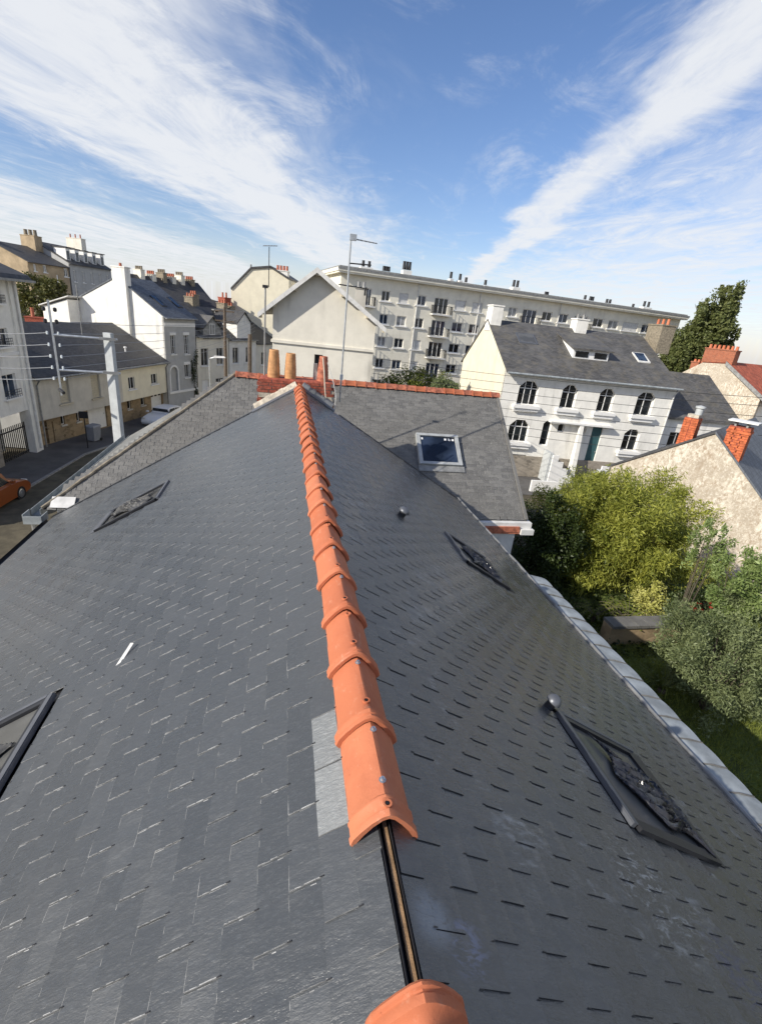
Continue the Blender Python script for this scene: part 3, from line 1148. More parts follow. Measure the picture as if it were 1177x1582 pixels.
tm_collar = tile_mesh(True, False).mesh('ridge_tile', 'terracotta', True)
tm_end = tile_mesh(False, True).mesh('ridge_tile', 'terracotta', True)
screw = MB().lathe((0, 0, 0), [(.0115, 0), (.0115, .003), (.007, .004), (.007, .011), (.004, .0125)], 8).mesh('screw', 'screw_steel', True)
boss = MB().lathe((0, 0, 0), [(.015, -.004), (.014, .004), (.008, .004), (.007, -.001)], 10).mesh('nail_boss', 'terracotta', True)
hole = MB().lathe((0, 0, 0), [(.006, -.002), (.006, .0005)], 8).mesh('nail_hole', 'membrane')
YT = 1.41 * .851 + .005                         # near edge of the first collar
ntiles = 0
yy = YT - TS + .02
while yy < Y1 - .1:
    first = ntiles == 0
    o = link('ridge_tile', tm_end if first else tm_collar, house, (-HB[0] + random.gauss(0, .002), yy - HB[1], .022 - HB[2] + random.gauss(0, .001)),
             (random.gauss(0, .006), random.gauss(0, .016), random.gauss(0, .012)))
    ang = (0, R(20), 0)
    if first:
        link('screw', screw, o, (.003, .115, .044))
        link('nail_boss', boss, o, (.004, .040, .043))
        link('nail_hole', hole, o, (.004, .040, .047))
    else:
        link('screw' if ntiles % 3 else 'nail_boss', screw if ntiles % 3 else boss, o, (.004 + random.gauss(0, .004), .118 if False else -.030, .041))
    if not first:
        link('nail_boss', boss, o, (.004, .105, .041))
        link('nail_hole', hole, o, (.004, .105, .0455))
    ntiles += 1
    yy += TS
YN = float(on_z(635, 1522, .075)[1])
# the next tile towards us is laid the other way round, its collar facing the gap
o = link('ridge_tile', tm_collar, house, (-HB[0] - .004, YN - HB[1], .026 - HB[2]), (0, 0, math.pi))
link('nail_hole', hole, o, (.004, .105, .046))
o = link('ridge_tile', tm_collar, house, (-HB[0], YN - TS - HB[1], .024 - HB[2]), (0, 0, math.pi))


# roof windows of the foreground roof
def roof_light(key, glass, pale):
    side, xa, xb, ya, yb = WIN[key]
    sa, sb = xa / CP, xb / CP

    def bar(m, s0, s1, y0, y1, n0, n1):
        m.hexa([slope_pt(side, s0, y0, n0), slope_pt(side, s1, y0, n0), slope_pt(side, s1, y1, n0), slope_pt(side, s0, y1, n0),
                slope_pt(side, s0, y0, n1), slope_pt(side, s1, y0, n1), slope_pt(side, s1, y1, n1), slope_pt(side, s0, y1, n1)])
    m = MB()
    bar(m, sa, sa + .035, ya, yb, -.02, .036)          # head casing
    bar(m, sb - .04, sb, ya, yb, -.02, .030)
    bar(m, sa + .035, sb - .04, ya, ya + .035, -.02, .034)
    bar(m, sa + .035, sb - .04, yb - .035, yb, -.02, .034)
    w = H(m, 'roof_window', 'alu_dark')
    m = MB()
    bar(m, sa - .034, sa - .004, ya - .012, yb + .012, .012, .036)
    bar(m, sa - .030, sa + .006, ya - .010, yb + .010, .0365, .042)
    H(m, 'head_cover', 'alu_grey' if pale else 'alu_dark', parent=w).location = (0, 0, 0)
    for y in (ya, yb):
        m = MB()
        s_ = 1 if y == yb else -1
        bar(m, sa + .02, sb + .04, min(y + s_ * .004, y + s_ * .030), max(y + s_ * .004, y + s_ * .030), .012, .038)
        H(m, 'side_cover', 'alu_dark' if y == ya else 'alu_grey', parent=w)
    m = MB()
    bar(m, sb + .002, sb + .13, ya - .02, yb + .02, .014, .019)
    H(m, 'apron_flashing', 'alu_dark' if key != 'lf' else 'alu_grey', parent=w)
    m = MB()
    bar(m, sa + .05, sb - .035, ya + .04, yb - .04, .006, .014)
    H(m, 'pane', glass, parent=w)
    return w


roof_light('rn', 'glass_brown', True)
roof_light('rf', 'glass_brown', True)
roof_light('lf', 'glass_brown', True)
roof_light('ln', 'glass_brown', True)


def crumpled(name, label, side, s0, s1, y0, y1, hgt, mat, seed, diag=0.0):
    r_ = np.random.default_rng(seed)
    nu, nv = 44, 56
    ph = r_.uniform(0, 6.28, 12)
    m = MB()
    for i in range(nu + 1):
        for j in range(nv + 1):
            a, b = i / nu, j / nv
            env = math.sin(math.pi * min(1, max(0, a))) ** .4 * math.sin(math.pi * b) ** .3
            q1 = mnoise.noise(Vector((a * 2.2 + seed, b * 3.0, seed * 1.7)))
            q2 = mnoise.noise(Vector((a * 3.5 + 2.5 * q1 + seed, b * 9 + 2.5 * q1, 4.0)))
            q3 = mnoise.noise(Vector((a * 12 + seed, b * 16, 9.0)))
            h = max(0, 1 - abs(q2) * 2.6) ** 1.5 * .75 + max(0, q1) * .7 + (1 - abs(q3) * 2) * .16
            s = s0 + (s1 - s0) * a + .05 * math.sin(8 * b + ph[5]) * (abs(a - .5) * 2) + .003 * r_.normal()
            y = y0 + (y1 - y0) * b + diag * (a - .5) + .06 * math.sin(7 * a + ph[6]) * (abs(b - .5) * 2) + .03 * q1 + .003 * r_.normal()
            m.v.append(slope_pt(side, s, y, .030 + max(0, h) * hgt * env))
    for i in range(nu):
        for j in range(nv):
            k = i * (nv + 1) + j
            m.f.append((k, k + 1, k + nv + 2, k + nv + 1))
            m.mi.append(0)
    c = np.mean(np.array(m.v), axis=0)
    m.v = [tuple(np.array(p) - c) for p in m.v]
    o = m.build(name, mat, None, True)
    o.location = c
    o.modifiers.new('t', 'SOLIDIFY').thickness = .0015
    return tag(o, label, 'plastic sheet')


crumpled('plastic_sheet', 'crumpled black plastic sheet on the near roof window of the shaded right slope', 1, 1.98, 2.50, 1.43, 1.86, .055, 'black_plastic', 5, -.25)
crumpled('plastic_sheet', 'rumpled black sheet on the far roof window below the small round vent', 1, 2.20, 2.62, 4.5, 4.98, .05, 'black_plastic', 9, -.15)
crumpled('foil_sheet', 'creased silvery sheet on the roof window of the sunny left slope, near the old roof', -1, 2.38, 3.02, 6.42, 6.86, .05, 'foil_silver', 3, .1)
crumpled('foil_sheet', 'pale folded sheet on the roof window at the left edge of the picture', -1, 2.05, 2.74, 1.98, 2.36, .03, 'foil_silver', 4, .05)

for key, (x, y), rad in (('a', (0.96, 4.60), .055), ('b', (1.40, 2.10), .042)):
    nr = (SP, 0, CP)
    b = slope_pt(1, x / CP, y, .005)
    m = MB()
    m.lathe(b, [(rad * .75, 0), (rad * .72, .045), (rad * .6, .05)], 18, axis=nr)
    v_ = H(m, 'roof_vent', 'alu_dark', True)
    m = MB()
    m.lathe(b, [(rad * .3, .052), (rad * 1.12, .055), (rad * 1.15, .064), (rad * 1.05, .082), (rad * .75, .100), (rad * .4, .109), (rad * .08, .112)], 20, axis=nr)
    H(m, 'vent_cap', 'alu_grey', True, v_)

# eaves trim: left gutter, right bead and zinc sheets
m = MB()
lp = slope_pt(-1, -XL / CP, 0, 0)
prof = [(-.115 * math.cos(t_) * .5 - .06, -.03 - .07 * math.sin(t_)) for t_ in np.linspace(0, math.pi, 9)]
for i in range(8):
    (a0, c0), (a1, c1) = prof[i], prof[i + 1]
    m.hexa([(lp[0] + a0, Y0, lp[2] + c0), (lp[0] + a0, Y1, lp[2] + c0), (lp[0] + a1, Y1, lp[2] + c1), (lp[0] + a1, Y0, lp[2] + c1),
            (lp[0] + a0, Y0, lp[2] + c0 - .004), (lp[0] + a0, Y1, lp[2] + c0 - .004), (lp[0] + a1, Y1, lp[2] + c1 - .004), (lp[0] + a1, Y0, lp[2] + c1 - .004)])
H(m, 'gutter', 'alu_dark', True)
rp = slope_pt(1, XR / CP, 0, 0)
m = MB()
m.tube([(rp[0] + .02 + .004 * math.sin(k * 2.1), Y0 + (Y1 - Y0) * k / 60, rp[2] + .012 + .005 * math.sin(k * 1.3)) for k in range(61)], .024, 8)
H(m, 'eaves_bead', 'zinc_dull', True)
zs = []
y = 6.02
kz = 0
while y > Y0:
    m = MB()
    L_ = .286
    nu, nv = 8, 5
    for i in range(nu + 1):
        for j in range(nv + 1):
            a, b = i / nu, j / nv
            bulge = math.sin(math.pi * a) ** .8
            x = rp[0] + .045 + b * (.285 + .010 * bulge)
            z = rp[2] - .015 - .04 * b * b + .007 * bulge * b + (.008 if 0.12 < b < .4 else 0)
            m.v.append((x, y - L_ * a - .045 * b, z + .004 * (kz % 2)))
    for i in range(nu):
        for j in range(nv):
            k = i * (nv + 1) + j
            m.f.append((k, k + nv + 1, k + nv + 2, k + 1))
            m.mi.append(0)
    n0 = len(m.v)
    edge = [m.v[i * (nv + 1) + nv] for i in range(nu + 1)]       # turned-down outer lip
    m.v += [(p[0], p[1], p[2] - .05) for p in edge]
    for i in range(nu):
        m.f.append((i * (nv + 1) + nv, (i + 1) * (nv + 1) + nv, n0 + i + 1, n0 + i))
        m.mi.append(0)
    o = H(m, 'zinc_sheet', 'zinc', True)
    m = MB()
    m.tube([(rp[0] + .05, y - L_ - .003, rp[2] - .004), (rp[0] + .16, y - L_ - .03, rp[2] + .0), (rp[0] + .325, y - L_ - .048, rp[2] - .048)], .008, 6)
    H(m, 'zinc_seam', 'concrete_dark', True, o)
    y -= L_ + .003
    kz += 1
m = MB()
m.box(rp[0] - .3, rp[0] + .20, Y0, 6.0, rp[2] - .22, rp[2] - .10)
H(m, 'cornice', 'plaster_white')

# pale sliver lying on the left slope
P0 = hit(192, 1014, (-TP, 0, 1), 0.02)
m = MB()
m.hexa([(-.09, -.012, 0), (.09, -.009, 0), (.085, .012, 0), (-.088, .010, 0), (-.09, -.012, .006), (.09, -.009, .006), (.085, .012, .006), (-.088, .010, .006)])
sv = m.build('slate_sliver', 'white_dirty')
sv.location = P0
sv.rotation_euler = (0, -PITCH, R(62))
tag(sv, 'small white sliver lying loose on the sunny left slope', 'offcut')

# mortar fillets and chimney stack on the party wall
for side, s1 in ((-1, .92), (1, .70)):
    m = MB()
    for k in range(10):
        a, b = .02 + (s1 - .02) * k / 10, .02 + (s1 - .02) * (k + 1) / 10
        h0, h1 = .10 + .02 * random.random(), .10 + .02 * random.random()
        m.hexa([slope_pt(side, a, Y1 - .10, .0), slope_pt(side, b, Y1 - .10, .0), slope_pt(side, b, Y1 + .06, .0), slope_pt(side, a, Y1 + .06, .0),
                slope_pt(side, a, Y1 - .02, h0), slope_pt(side, b, Y1 - .02, h0), slope_pt(side, b, Y1 + .06, h0 + .02), slope_pt(side, a, Y1 + .06, h0 + .02)])
    H(m, 'mortar_fillet', 'mortar_pale' if side < 0 else 'zinc_dull')
    m = MB()
    m.hexa([slope_pt(side, .03, Y1 - .15, .014), slope_pt(side, s1 + .06, Y1 - .15, .014), slope_pt(side, s1 + .06, Y1 - .09, .014), slope_pt(side, .03, Y1 - .09, .014),
            slope_pt(side, .03, Y1 - .15, .03), slope_pt(side, s1 + .06, Y1 - .15, .03), slope_pt(side, s1 + .06, Y1 - .09, .055), slope_pt(side, .03, Y1 - .09, .055)])
    H(m, 'flashing_strip', 'alu_grey')
m = MB()
for side, xe in ((-1, -XL), (1, XR)):
    m.hexa([slope_pt(side, .9, Y1 - .07, .012), slope_pt(side, xe / CP, Y1 - .07, .012), slope_pt(side, xe / CP, Y1 + .02, .012), slope_pt(side, .9, Y1 + .02, .012),
            slope_pt(side, .9, Y1 - .07, .022), slope_pt(side, xe / CP, Y1 - .07, .022), slope_pt(side, xe / CP, Y1 + .02, .022), slope_pt(side, .9, Y1 + .02, .022)])
H(m, 'verge_flashing', 'alu_dark')

CY0, CY1 = 9.42, 9.86
stack = root('chimney_stack', 'old red brick chimney stack with clay pots at the far end of the orange ridge', 'chimney', (0, 9.64, -1.2))
SB = (0, 9.64, -1.2)


def S(m, name, mats, smooth=False, parent=None):
    m.v = [(x - SB[0], y - SB[1], z - SB[2]) for x, y, z in m.v]
    return m.build(name, mats, parent or stack, smooth)


m = MB()
m.box(-.725, .665, CY0 + .012, CY1 - .012, -1.2, .088)
core = S(m, 'stack_core', 'mortar_pale')
bm = [MB().box(-.105, .105, -.05, .05, -.026, .026).mesh('brick', 'brick_red') for _ in range(1)][0]
zb = -.90
row = 0
while zb < .07:
    if -.245 < zb < -.16:                      # pale rendered band
        zb = -.155
        continue
    xs = -.735 + (.055 if row % 2 else .112)
    while xs < .69:
        xx = min(xs, .675 - .105)
        for yb_ in (CY0 + .045, CY1 - .045):
            link('brick', bm, stack, (xx - SB[0], yb_ - SB[1] + random.gauss(0, .003), zb + .03 - SB[2]), (0, 0, random.gauss(0, .01)))
        xs += .2225
    for yb_ in (CY0 + .16, CY1 - .16):
        for xb in (-.735 + .045, .675 - .045):
            link('brick', bm, stack, (xb - SB[0], yb_ - SB[1], zb + .03 - SB[2]), (0, 0, math.pi / 2))
    zb += .0625
    row += 1
m = MB()
m.box(-.75, .69, CY0 - .025, CY1 + .02, -.245, -.162)
S(m, 'render_band', 'mortar_pale')
m = MB()
m.hexa([(-.74, CY0, .088), (.68, CY0, .088), (.68, CY1, .088), (-.74, CY1, .088), (-.68, CY0 + .06, .112), (.62, CY0 + .06, .112), (.62, CY1 - .06, .112), (-.68, CY1 - .06, .112)])
S(m, 'mortar_cap', 'brick_red')
pots = [(on_y(423, 574, 9.64), 9.64, .52, .118, .085), (on_y(448.5, 577, 9.64), 9.64, .48, .112, .088), (on_y(498.5, 580, 9.64), 9.64, .48, .112, .075)]
for k, (p, yv, hh, rb, rt_) in enumerate(pots):
    m = MB()
    pr = [(rb, .0)] + [(rb * (1 - (1 - rt_ / rb) * t_ ** 1.6) + .0025 * math.sin(t_ * 55), .01 + (hh - .02) * t_) for t_ in np.linspace(0, 1, 26)] + [(rt_ * .8, hh - .01), (rt_ * .75, hh - .2)]
    m.lathe((p[0], yv, .105), pr, 18)
    S(m, 'chimney_pot', 'pot_clay' if k < 2 else 'terracotta_old', True)
m = MB()
p = on_y(487, 572, 9.75)
m.box(p[0] - .035, p[0] + .035, 9.72, 9.79, .1, .42)
S(m, 'flue_stub', 'zinc_dull')

# loose straps and coax hanging from the right-hand pot
ribbon = [on_y(499, 552, 9.38), on_y(501, 575, 9.36), on_y(502, 600, 9.34), on_y(504, 622, 9.32), (.60, 9.18, -.33)]
c = np.mean(np.array(ribbon), axis=0)
st = MB().tube([np.array(p) - c for p in ribbon], .014, 5).build('strap', 'cable_pale')
st.location = c
tag(st, 'pale strap hanging down the brick stack from the right-hand chimney pot', 'strap')
rb2 = [on_y(506, 560, 9.36), on_y(515, 590, 9.34), on_y(519, 612, 9.33), on_y(517, 632, 9.32), on_y(512, 640, 9.30)]
c = np.mean(np.array(rb2), axis=0)
st = MB().tube([np.array(p) - c for p in rb2], .007, 5).build('coax_cable', 'white_dirty')
st.location = c
tag(st, 'looped white cable right of the brick chimney stack', 'cable')


# antennas on the stack
def yagi(m, p, d, L_, n, el, r=.008):
    p = np.array(p, float)
    d = np.array(d, float) / np.linalg.norm(d)
    e = np.cross(d, (0, 0, 1))
    m.tube([p, p + d * L_], r * 1.3, 5)
    for k in range(n):
        c = p + d * L_ * (k + .3) / n
        w = el * (1 - .35 * k / n)
        m.tube([c - e * w / 2, c + e * w / 2], r * .7, 4)


b = on_y(527, 586, 9.9)
ant = root('television_antenna', 'tall slim mast with long antenna, right of the clay chimney pots', 'antenna', b)
top = on_y(543.5, 366, 9.9) - b
MB().tube([(0, 0, -.45), (0, 0, top[2])], .017, 8).build('mast', 'galvanised', ant, True)
MB().box(-.03, .03, -.03, .03, .0, .1).build('clamp', 'porcelain', ant)
m = MB()
yagi(m, (0, 0, top[2] - .02), (1, .35, 0), .55, 7, .16)
m.box(-.02, .10, -.04, .04, top[2] - .05, top[2] + .05)
m.build('yagi_head', 'galvanised', ant)
z1 = (on_y(538, 406, 9.9) - b)[2]
m = MB()
m.tube([(0, 0, z1), (.42, .05, z1 + .02)], .013, 6)
for k in range(3):
    m.tube([(.2 + .09 * k, -.10, z1 + .01), (.2 + .09 * k, .14, z1 + .01)], .006, 4)
m.build('side_arm', 'dark_iron', ant)
z2 = (on_y(533, 440, 9.9) - b)[2]
m = MB()
m.tube([(-.17, .0, z2), (.40, .0, z2 - .02)], .012, 6)
for k in range(4):
    m.tube([(.05 + .1 * k, -.12, z2), (.05 + .1 * k, .12, z2)], .006, 4)
m.tube([(.34, 0, z2), (.34, 0, z2 - .14)], .02, 6)
m.build('lower_arm', 'dark_iron', ant)

b = on_y(408.5, 577, 9.9)
ant = root('television_antenna', 'thin dark mast with a small antenna, left of the clay chimney pots', 'antenna', b)
h1 = (on_y(411, 440, 9.9) - b)[2]
h2 = (on_y(417, 381, 9.9) - b)[2]
MB().tube([(0, 0, -.5), (.0, 0, h1)], .016, 8).build('mast', 'zinc_dull', ant, True)
MB().box(-.05, .05, -.03, .03, h1 - .05, h1).build('clamp', 'dark_iron', ant)
MB().tube([(.06, 0, h1 - .03), (.06, 0, h2)], .008, 6).build('upper_mast', 'dark_iron', ant, True)
m = MB()
yagi(m, (-.04, -.05, h2), (.8, .3, .12), .26, 5, .18, .006)
m.build('yagi_head', 'galvanised', ant)


# ------------------------------------------------------------------ neighbouring old roof behind the party wall
NB = (0.3, 12.0, G)
nb = root('old_slate_house', 'weathered grey slate roof with one roof window, behind the orange ridge', 'house', NB)


def NH(m, name, mats, smooth=False, parent=None):
    m.v = [(x - NB[0], y - NB[1], z - NB[2]) for x, y, z in m.v]
    return m.build(name, mats, parent or nb, smooth)


BE = R(40)
NE, NZ = 9.42, -2.66                          # eaves line of the slope that faces us
NRY, NRZ = 12.28, -2.66 + (12.28 - 9.42) * math.tan(BE)
NXL, NXH, NXR = -4.74, -1.42, 5.33            # street corner, hip top, right verge
NBK = 15.2


def npt(s, x, n):
    """s metres up from the eaves"""
    return (x, NE + s * math.cos(BE) - n * math.sin(BE), NZ + s * math.sin(BE) + n * math.cos(BE))


LN = (NRY - NE) / math.cos(BE)
m = MB()
m.add([(NXL, NE, NZ), (NXR, NE, NZ), (NXR, NRY, NRZ), (NXH, NRY, NRZ)], [(0, 1, 2, 3)])
NH(m, 'roof_deck', 'membrane')
m = MB()
m.add([(NXL, NE, NZ), (NXH, NRY, NRZ), (NXL, NBK, NZ)], [(0, 1, 2)])
NH(m, 'hip_slope', 'roof_lichen')
m = MB()
m.add([(NXL, NBK, NZ), (NXH, NRY, NRZ), (NXR, NRY, NRZ), (NXR, NBK, NZ)], [(0, 1, 2, 3)])
NH(m, 'rear_slope', 'roof_lichen')
m = MB()
for a, b in (((NXL + .2, NE + .12), (NXR - .12, NE + .12)), ((NXR - .12, NE + .12), (NXR - .12, NBK - .1)), ((NXR - .12, NBK - .1), (NXL + .2, NBK - .1)), ((NXL + .2, NBK - .1), (NXL + .2, NE + .12))):
    m.add([(*a, G), (*b, G), (*b, NZ - .05), (*a, NZ - .05)], [(0, 1, 2, 3)])
m.add([(NXR - .12, NE + .12, NZ - .05), (NXR - .12, NBK - .1, NZ - .05), (NXR - .12, NRY, NRZ - .06)], [(0, 1, 2)])
NH(m, 'wall', 'white_dirty')
# slates on the facing slope
nw, ne_, nt = .170, .088, .005
W0, W1, S0, S1 = 2.95, 4.02, 1.50, 2.37        # roof window opening
a_ = hit(641, 672, (0, -math.tan(BE), 1), NZ - NE * math.tan(BE))
b_ = hit(713, 722, (0, -math.tan(BE), 1), NZ - NE * math.tan(BE))
W0, W1 = float(a_[0]), float(b_[0])
S0, S1 = float((b_[1] - NE) / math.cos(BE)), float((a_[1] - NE) / math.cos(BE))
ks = (nt + .0005) / ne_
slist = []
r = 0
while (r + 1) * ne_ < LN + .02:
    s_tail = r * ne_
    hipx = NXL + (NXH - NXL) * (s_tail + .05) / LN
    x = NXL + (r % 2) * nw / 2
    while x < NXR + .02:
        if x > hipx - .02 and not (W0 - .06 < x < W1 + .06 and S0 - .06 < s_tail + .05 < S1 + .02):
            slist.append((r, s_tail, x))
        x += nw
    r += 1


def n_vis(x, s_tail):
    """visible from the camera past the foreground roof"""
    p = np.array(npt(s_tail + .05, x, .01))
    t_ = (Y1 - CAM[1]) / (p[1] - CAM[1])
    c = CAM + (p - CAM) * t_
    return c[2] > -abs(c[0]) * TP + .02 and not (-.75 < c[0] < .7)


vis_s = sorted([k for k in slist if n_vis(k[2], k[1])], key=lambda k: (np.linalg.norm(np.array(npt(k[1], k[2], 0)) - CAM) - (1.6 if k[2] > 0 else 0)))
npick = set(vis_s[:300])
slate_n = slate_mesh('slate', nw - .007, .004, None)
slate_n_me = []
for k in range(4):
    sm = slate_mesh('slate', nw - random.uniform(.004, .013), random.uniform(-.03, .03), None, lit_chips=k > 1)
    slate_n_me.append((sm, sm.mesh('slate', ['slate_worn', 'slate_edge'])))
Rn = Matrix((Vector((0, -math.cos(BE), -math.sin(BE))), Vector((1, 0, 0)), Vector((0, -math.sin(BE), math.cos(BE))))).transposed()
big = MB()
for sl in slist:
    sm, me = slate_n_me[random.randrange(4)]
    T = Vector(npt(sl[1] - .01 + random.gauss(0, .004), sl[2] + random.gauss(0, .003), .016 + random.uniform(0, .004)))
    Mx = Rn @ Matrix.Rotation(-ks, 3, 'Y') @ Matrix.Rotation(random.gauss(0, .012), 3, 'Z')
    if sl in npick:
        o = bpy.data.objects.new('slate', me)
        COL.objects.link(o)
        o.parent = nb
        o.matrix_local = Matrix.Translation(T - Vector(NB)) @ Mx.to_4x4()
    else:
        big.add([T + Mx @ Vector(q_) for q_ in sm.v], sm.f)
        big.mi[-len(sm.mi):] = sm.mi
o = NH(big, 'slate_courses', ['slate_worn', 'slate_edge'])
o['kind'] = 'stuff'
# roof window
def nbar(m, s0, s1, x0, x1, n0, n1):
    m.hexa([npt(s0, x0, n0), npt(s0, x1, n0), npt(s1, x1, n0), npt(s1, x0, n0), npt(s0, x0, n1), npt(s0, x1, n1), npt(s1, x1, n1), npt(s1, x0, n1)])
m = MB()
nbar(m, S0, S0 + .07, W0, W1, 0, .10)
nbar(m, S1 - .07, S1, W0, W1, 0, .11)
nbar(m, S0 + .07, S1 - .07, W0, W0 + .09, 0, .10)
nbar(m, S0 + .07, S1 - .07, W1 - .09, W1, 0, .10)
w = NH(m, 'roof_window', 'alu_pale')
m = MB()
nbar(m, S0 + .05, S1 - .05, W0 + .07, W1 - .07, .05, .07)
NH(m, 'pane', 'glass_blue', parent=w)
m = MB()
nbar(m, S0 - .17, S0 - .005, W0 - .02, W1 + .05, .035, .042)
NH(m, 'apron_flashing', 'zinc_dull', parent=w)
m = MB()
for k in (.10, .66, .75, .84):
    xx = W0 + (W1 - W0) * k
    nbar(m, S1 - .17, S1 - .11, xx, xx + .055, .0715, .074)
NH(m, 'sticker', 'white_paint', parent=w)
# hip cover, ridge tiles, verge
m = MB()
hp = [np.array((NXL, NE, NZ + .03)) * (1 - t_) + np.array((NXH, NRY, NRZ + .03)) * t_ for t_ in np.linspace(0, 1, 30)]
m.tube([p + np.array((0, 0, random.uniform(-.012, .012))) for p in hp], .034, 8)
NH(m, 'hip_cover', 'mortar_lichen', True)
rt_m = MB()
prof = [(-.11, -.05), (-.09, .0), (-.045, .045), (0, .062), (.045, .045), (.09, 0), (.11, -.05)]
for x, k in ((0, 1.16), (.035, 1.16), (.05, 1.0), (.27, 1.0)):
    rt_m.v += [(x, p[0] * k, p[1] * k) for p in prof]
for i in range(3):
    for k in range(6):
        rt_m.f.append((i * 7 + k, i * 7 + k + 1, i * 7 + 7 + k + 1, i * 7 + 7 + k))
        rt_m.mi.append(0)
rt_m.f += [tuple(range(7))[::-1], tuple(range(21, 28))]
rt_m.mi += [0, 0]
rt_me = [rt_m.mesh('ridge_tile', mt, True) for mt in ('terracotta_old', 'terracotta_old', 'terracotta')]
x = NXH
while x < NXR - .1:
    link('ridge_tile', rt_me[random.randrange(3)], nb, (x - NB[0], NRY - NB[1], NRZ + .03 - NB[2] + random.gauss(0, .004)), (0, random.gauss(0, .01), random.gauss(0, .02)))
    x += .262
m = MB()
nbar(m, 0, LN, NXR - .02, NXR + .05, -.06, .045)
NH(m, 'verge', 'slate_worn')
# cornice under the eaves at the right, with the brick strip
def ybox(m, x0, x1, yA, yB, z0, z1):
    m.box(x0, x1, yA, yB, z0, z1)
m = MB()
ybox(m, 3.2, 5.45, NE - .12, NE + .12, NZ - .17, NZ - .03)
ybox(m, 5.18, 5.50, NE - .20, NE + .3, NZ - .30, NZ - .172)
NH(m, 'cornice', 'white_dirty')
m = MB()
ybox(m, 3.3, 5.15, NE - .155, NE - .122, NZ - .25, NZ - .115)
ybox(m, 3.3, 5.17, NE - .14, NE + .12, NZ - .30, NZ - .252)
NH(m, 'tile_course', 'terracotta_old')
m = MB()
m.box(2.6, 5.1, NE - .08, NE + .115, G, NZ - .302)
NH(m, 'end_wall', 'white_dirty')
# street gutter with its box
m = MB()
gx, gz = NXL - .10, NZ - .02
for a, b, c, d in ((-.085, -.075, -.10, .03), (.065, .075, -.10, .02), (-.085, .075, -.11, -.10)):
    m.box(gx + a, gx + b, NE - .02, NBK, gz + c, gz + d)
NH(m, 'gutter', 'zinc')
m = MB()
m.box(gx - .11, gx + .20, NE - .30, NE - .03, gz - .16, gz - .14)
m.box(gx - .11, gx - .095, NE - .30, NE - .03, gz - .14, gz + .03)
m.box(gx - .095, gx + .20, NE - .30, NE - .285, gz - .14, gz + .0)
m.box(gx + .19, gx + .205, NE - .285, NE - .03, gz - .14, gz + .0)
NH(m, 'gutter_box', 'zinc')
m = MB()
nbar(m, .02, .26, NXL + .14, NXL + .55, .036, .05)
NH(m, 'zinc_patch', 'white_dirty')
m = MB()
m.tube([(gx, NE - .17, gz - .15), (gx, NE - .17, gz - .4), (NXL + .14, NE - .1, gz - .7), (NXL + .14, NE - .1, G)], .05, 8)
NH(m, 'downpipe', 'zinc_dull', True)

# ------------------------------------------------------------------ across the street: white house at the left edge
fa = froot('white_corner_house', 'tall white house at the left picture edge with a barred garage bay', 'house', FA)
X0 = -9.0
zt = FA.px(13, 431)[1]                         # wall top
zl = FA.px(0, 648)[1] + .05                    # underside of the upper floors
h_low = FA.rect(2, 580, 29, 611)
h_mid = FA.rect(-8, 507, 15, 534)
h_top = FA.rect(-12, 440, 3, 468)
upper = [h_low, h_mid, h_top]
m = MB()
wall_grid(m, X0, -.72, zl, zt, upper, front, .2)
m.add([(X0, 0, zl), (-.72, 0, zl), (-.72, 1.6, zl), (X0, 1.6, zl)], [(0, 1, 2, 3)])
m.build('front_wall', 'plaster_white', fa)
MB().box(-.72, .0, -.10, .5, 0, zt).build('pilaster', 'plaster_white', fa)
m = MB()
m.add([(X0, 1.6, 0), (-.72, 1.6, 0), (-.72, 1.6, zl), (X0, 1.6, zl)], [(0, 1, 2, 3)])
m.add([(0, .5, 0), (0, 9, 0), (0, 9, zt), (0, .5, zt)], [(0, 1, 2, 3)])
m.add([(X0, 0, 0), (X0, 9, 0), (X0, 9, zt), (X0, 0, zt)], [(3, 2, 1, 0)])
m.build('inner_wall', 'plaster_grey', fa)
for h in upper:
    w = window(fa, h, glass='glass_sky', sillw=.15, sill_out=.16)
    m = MB()
    for k in range(3):
        z = h[2] + .12 + .14 * k
        m.tube([(h[0] - .1, -.14, z), (h[1] + .1, -.14, z)], .016, 5)
    for k in range(8):
        x = h[0] - .1 + (h[1] - h[0] + .2) * k / 7
        m.tube([(x, -.14, h[2] - .02), (x, -.14, h[2] + .42)], .010, 4)
    m.build('window_rail', 'dark_iron', w)
m = MB()
m.box(X0, -.73, -.06, -.002, FA.px(0, 548)[1] - .1, FA.px(0, 548)[1] + .06)
m.build('string_course', 'white_paint', fa)
g0, g1 = FA.px(6, 690)[0], -.74
gate = MB()
gate.box(g0, g1, .30, .34, .12, .18)
gate.box(g0, g1, .30, .34, 1.55, 1.62)
gt = gate.build('gate', 'dark_iron', fa)
for k in range(16):
    x = g0 + .05 + (g1 - g0 - .1) * k / 15
    MB().box(x - .018, x + .018, .302, .338, .02, 1.85).build('gate_bar', 'dark_iron', gt)
MB().box(X0, g0 - .05, .1, .45, 0, 1.5).build('low_wall', 'rubble_grey', fa)
m = MB()
m.hexa([(X0, -.75, zt + .02), (.45, -.75, zt + .02), (.45, 4.5, zt + .02), (X0, 4.5, zt + .02), (X0, -.6, zt + .28), (.35, -.6, zt + .28), (.2, 4.5, zt + 2.2), (X0, 4.5, zt + 2.2)])
m.build('roof', 'roof_dark', fa)
MB().tube([(-.35, -.17, zt), (-.35, -.17, .2)], .05, 8).build('downpipe', 'white_dirty', fa, True)
MB().box(X0, .5, -.86, -.75, zt - .06, zt + .06).build('gutter', 'zinc_dull', fa)

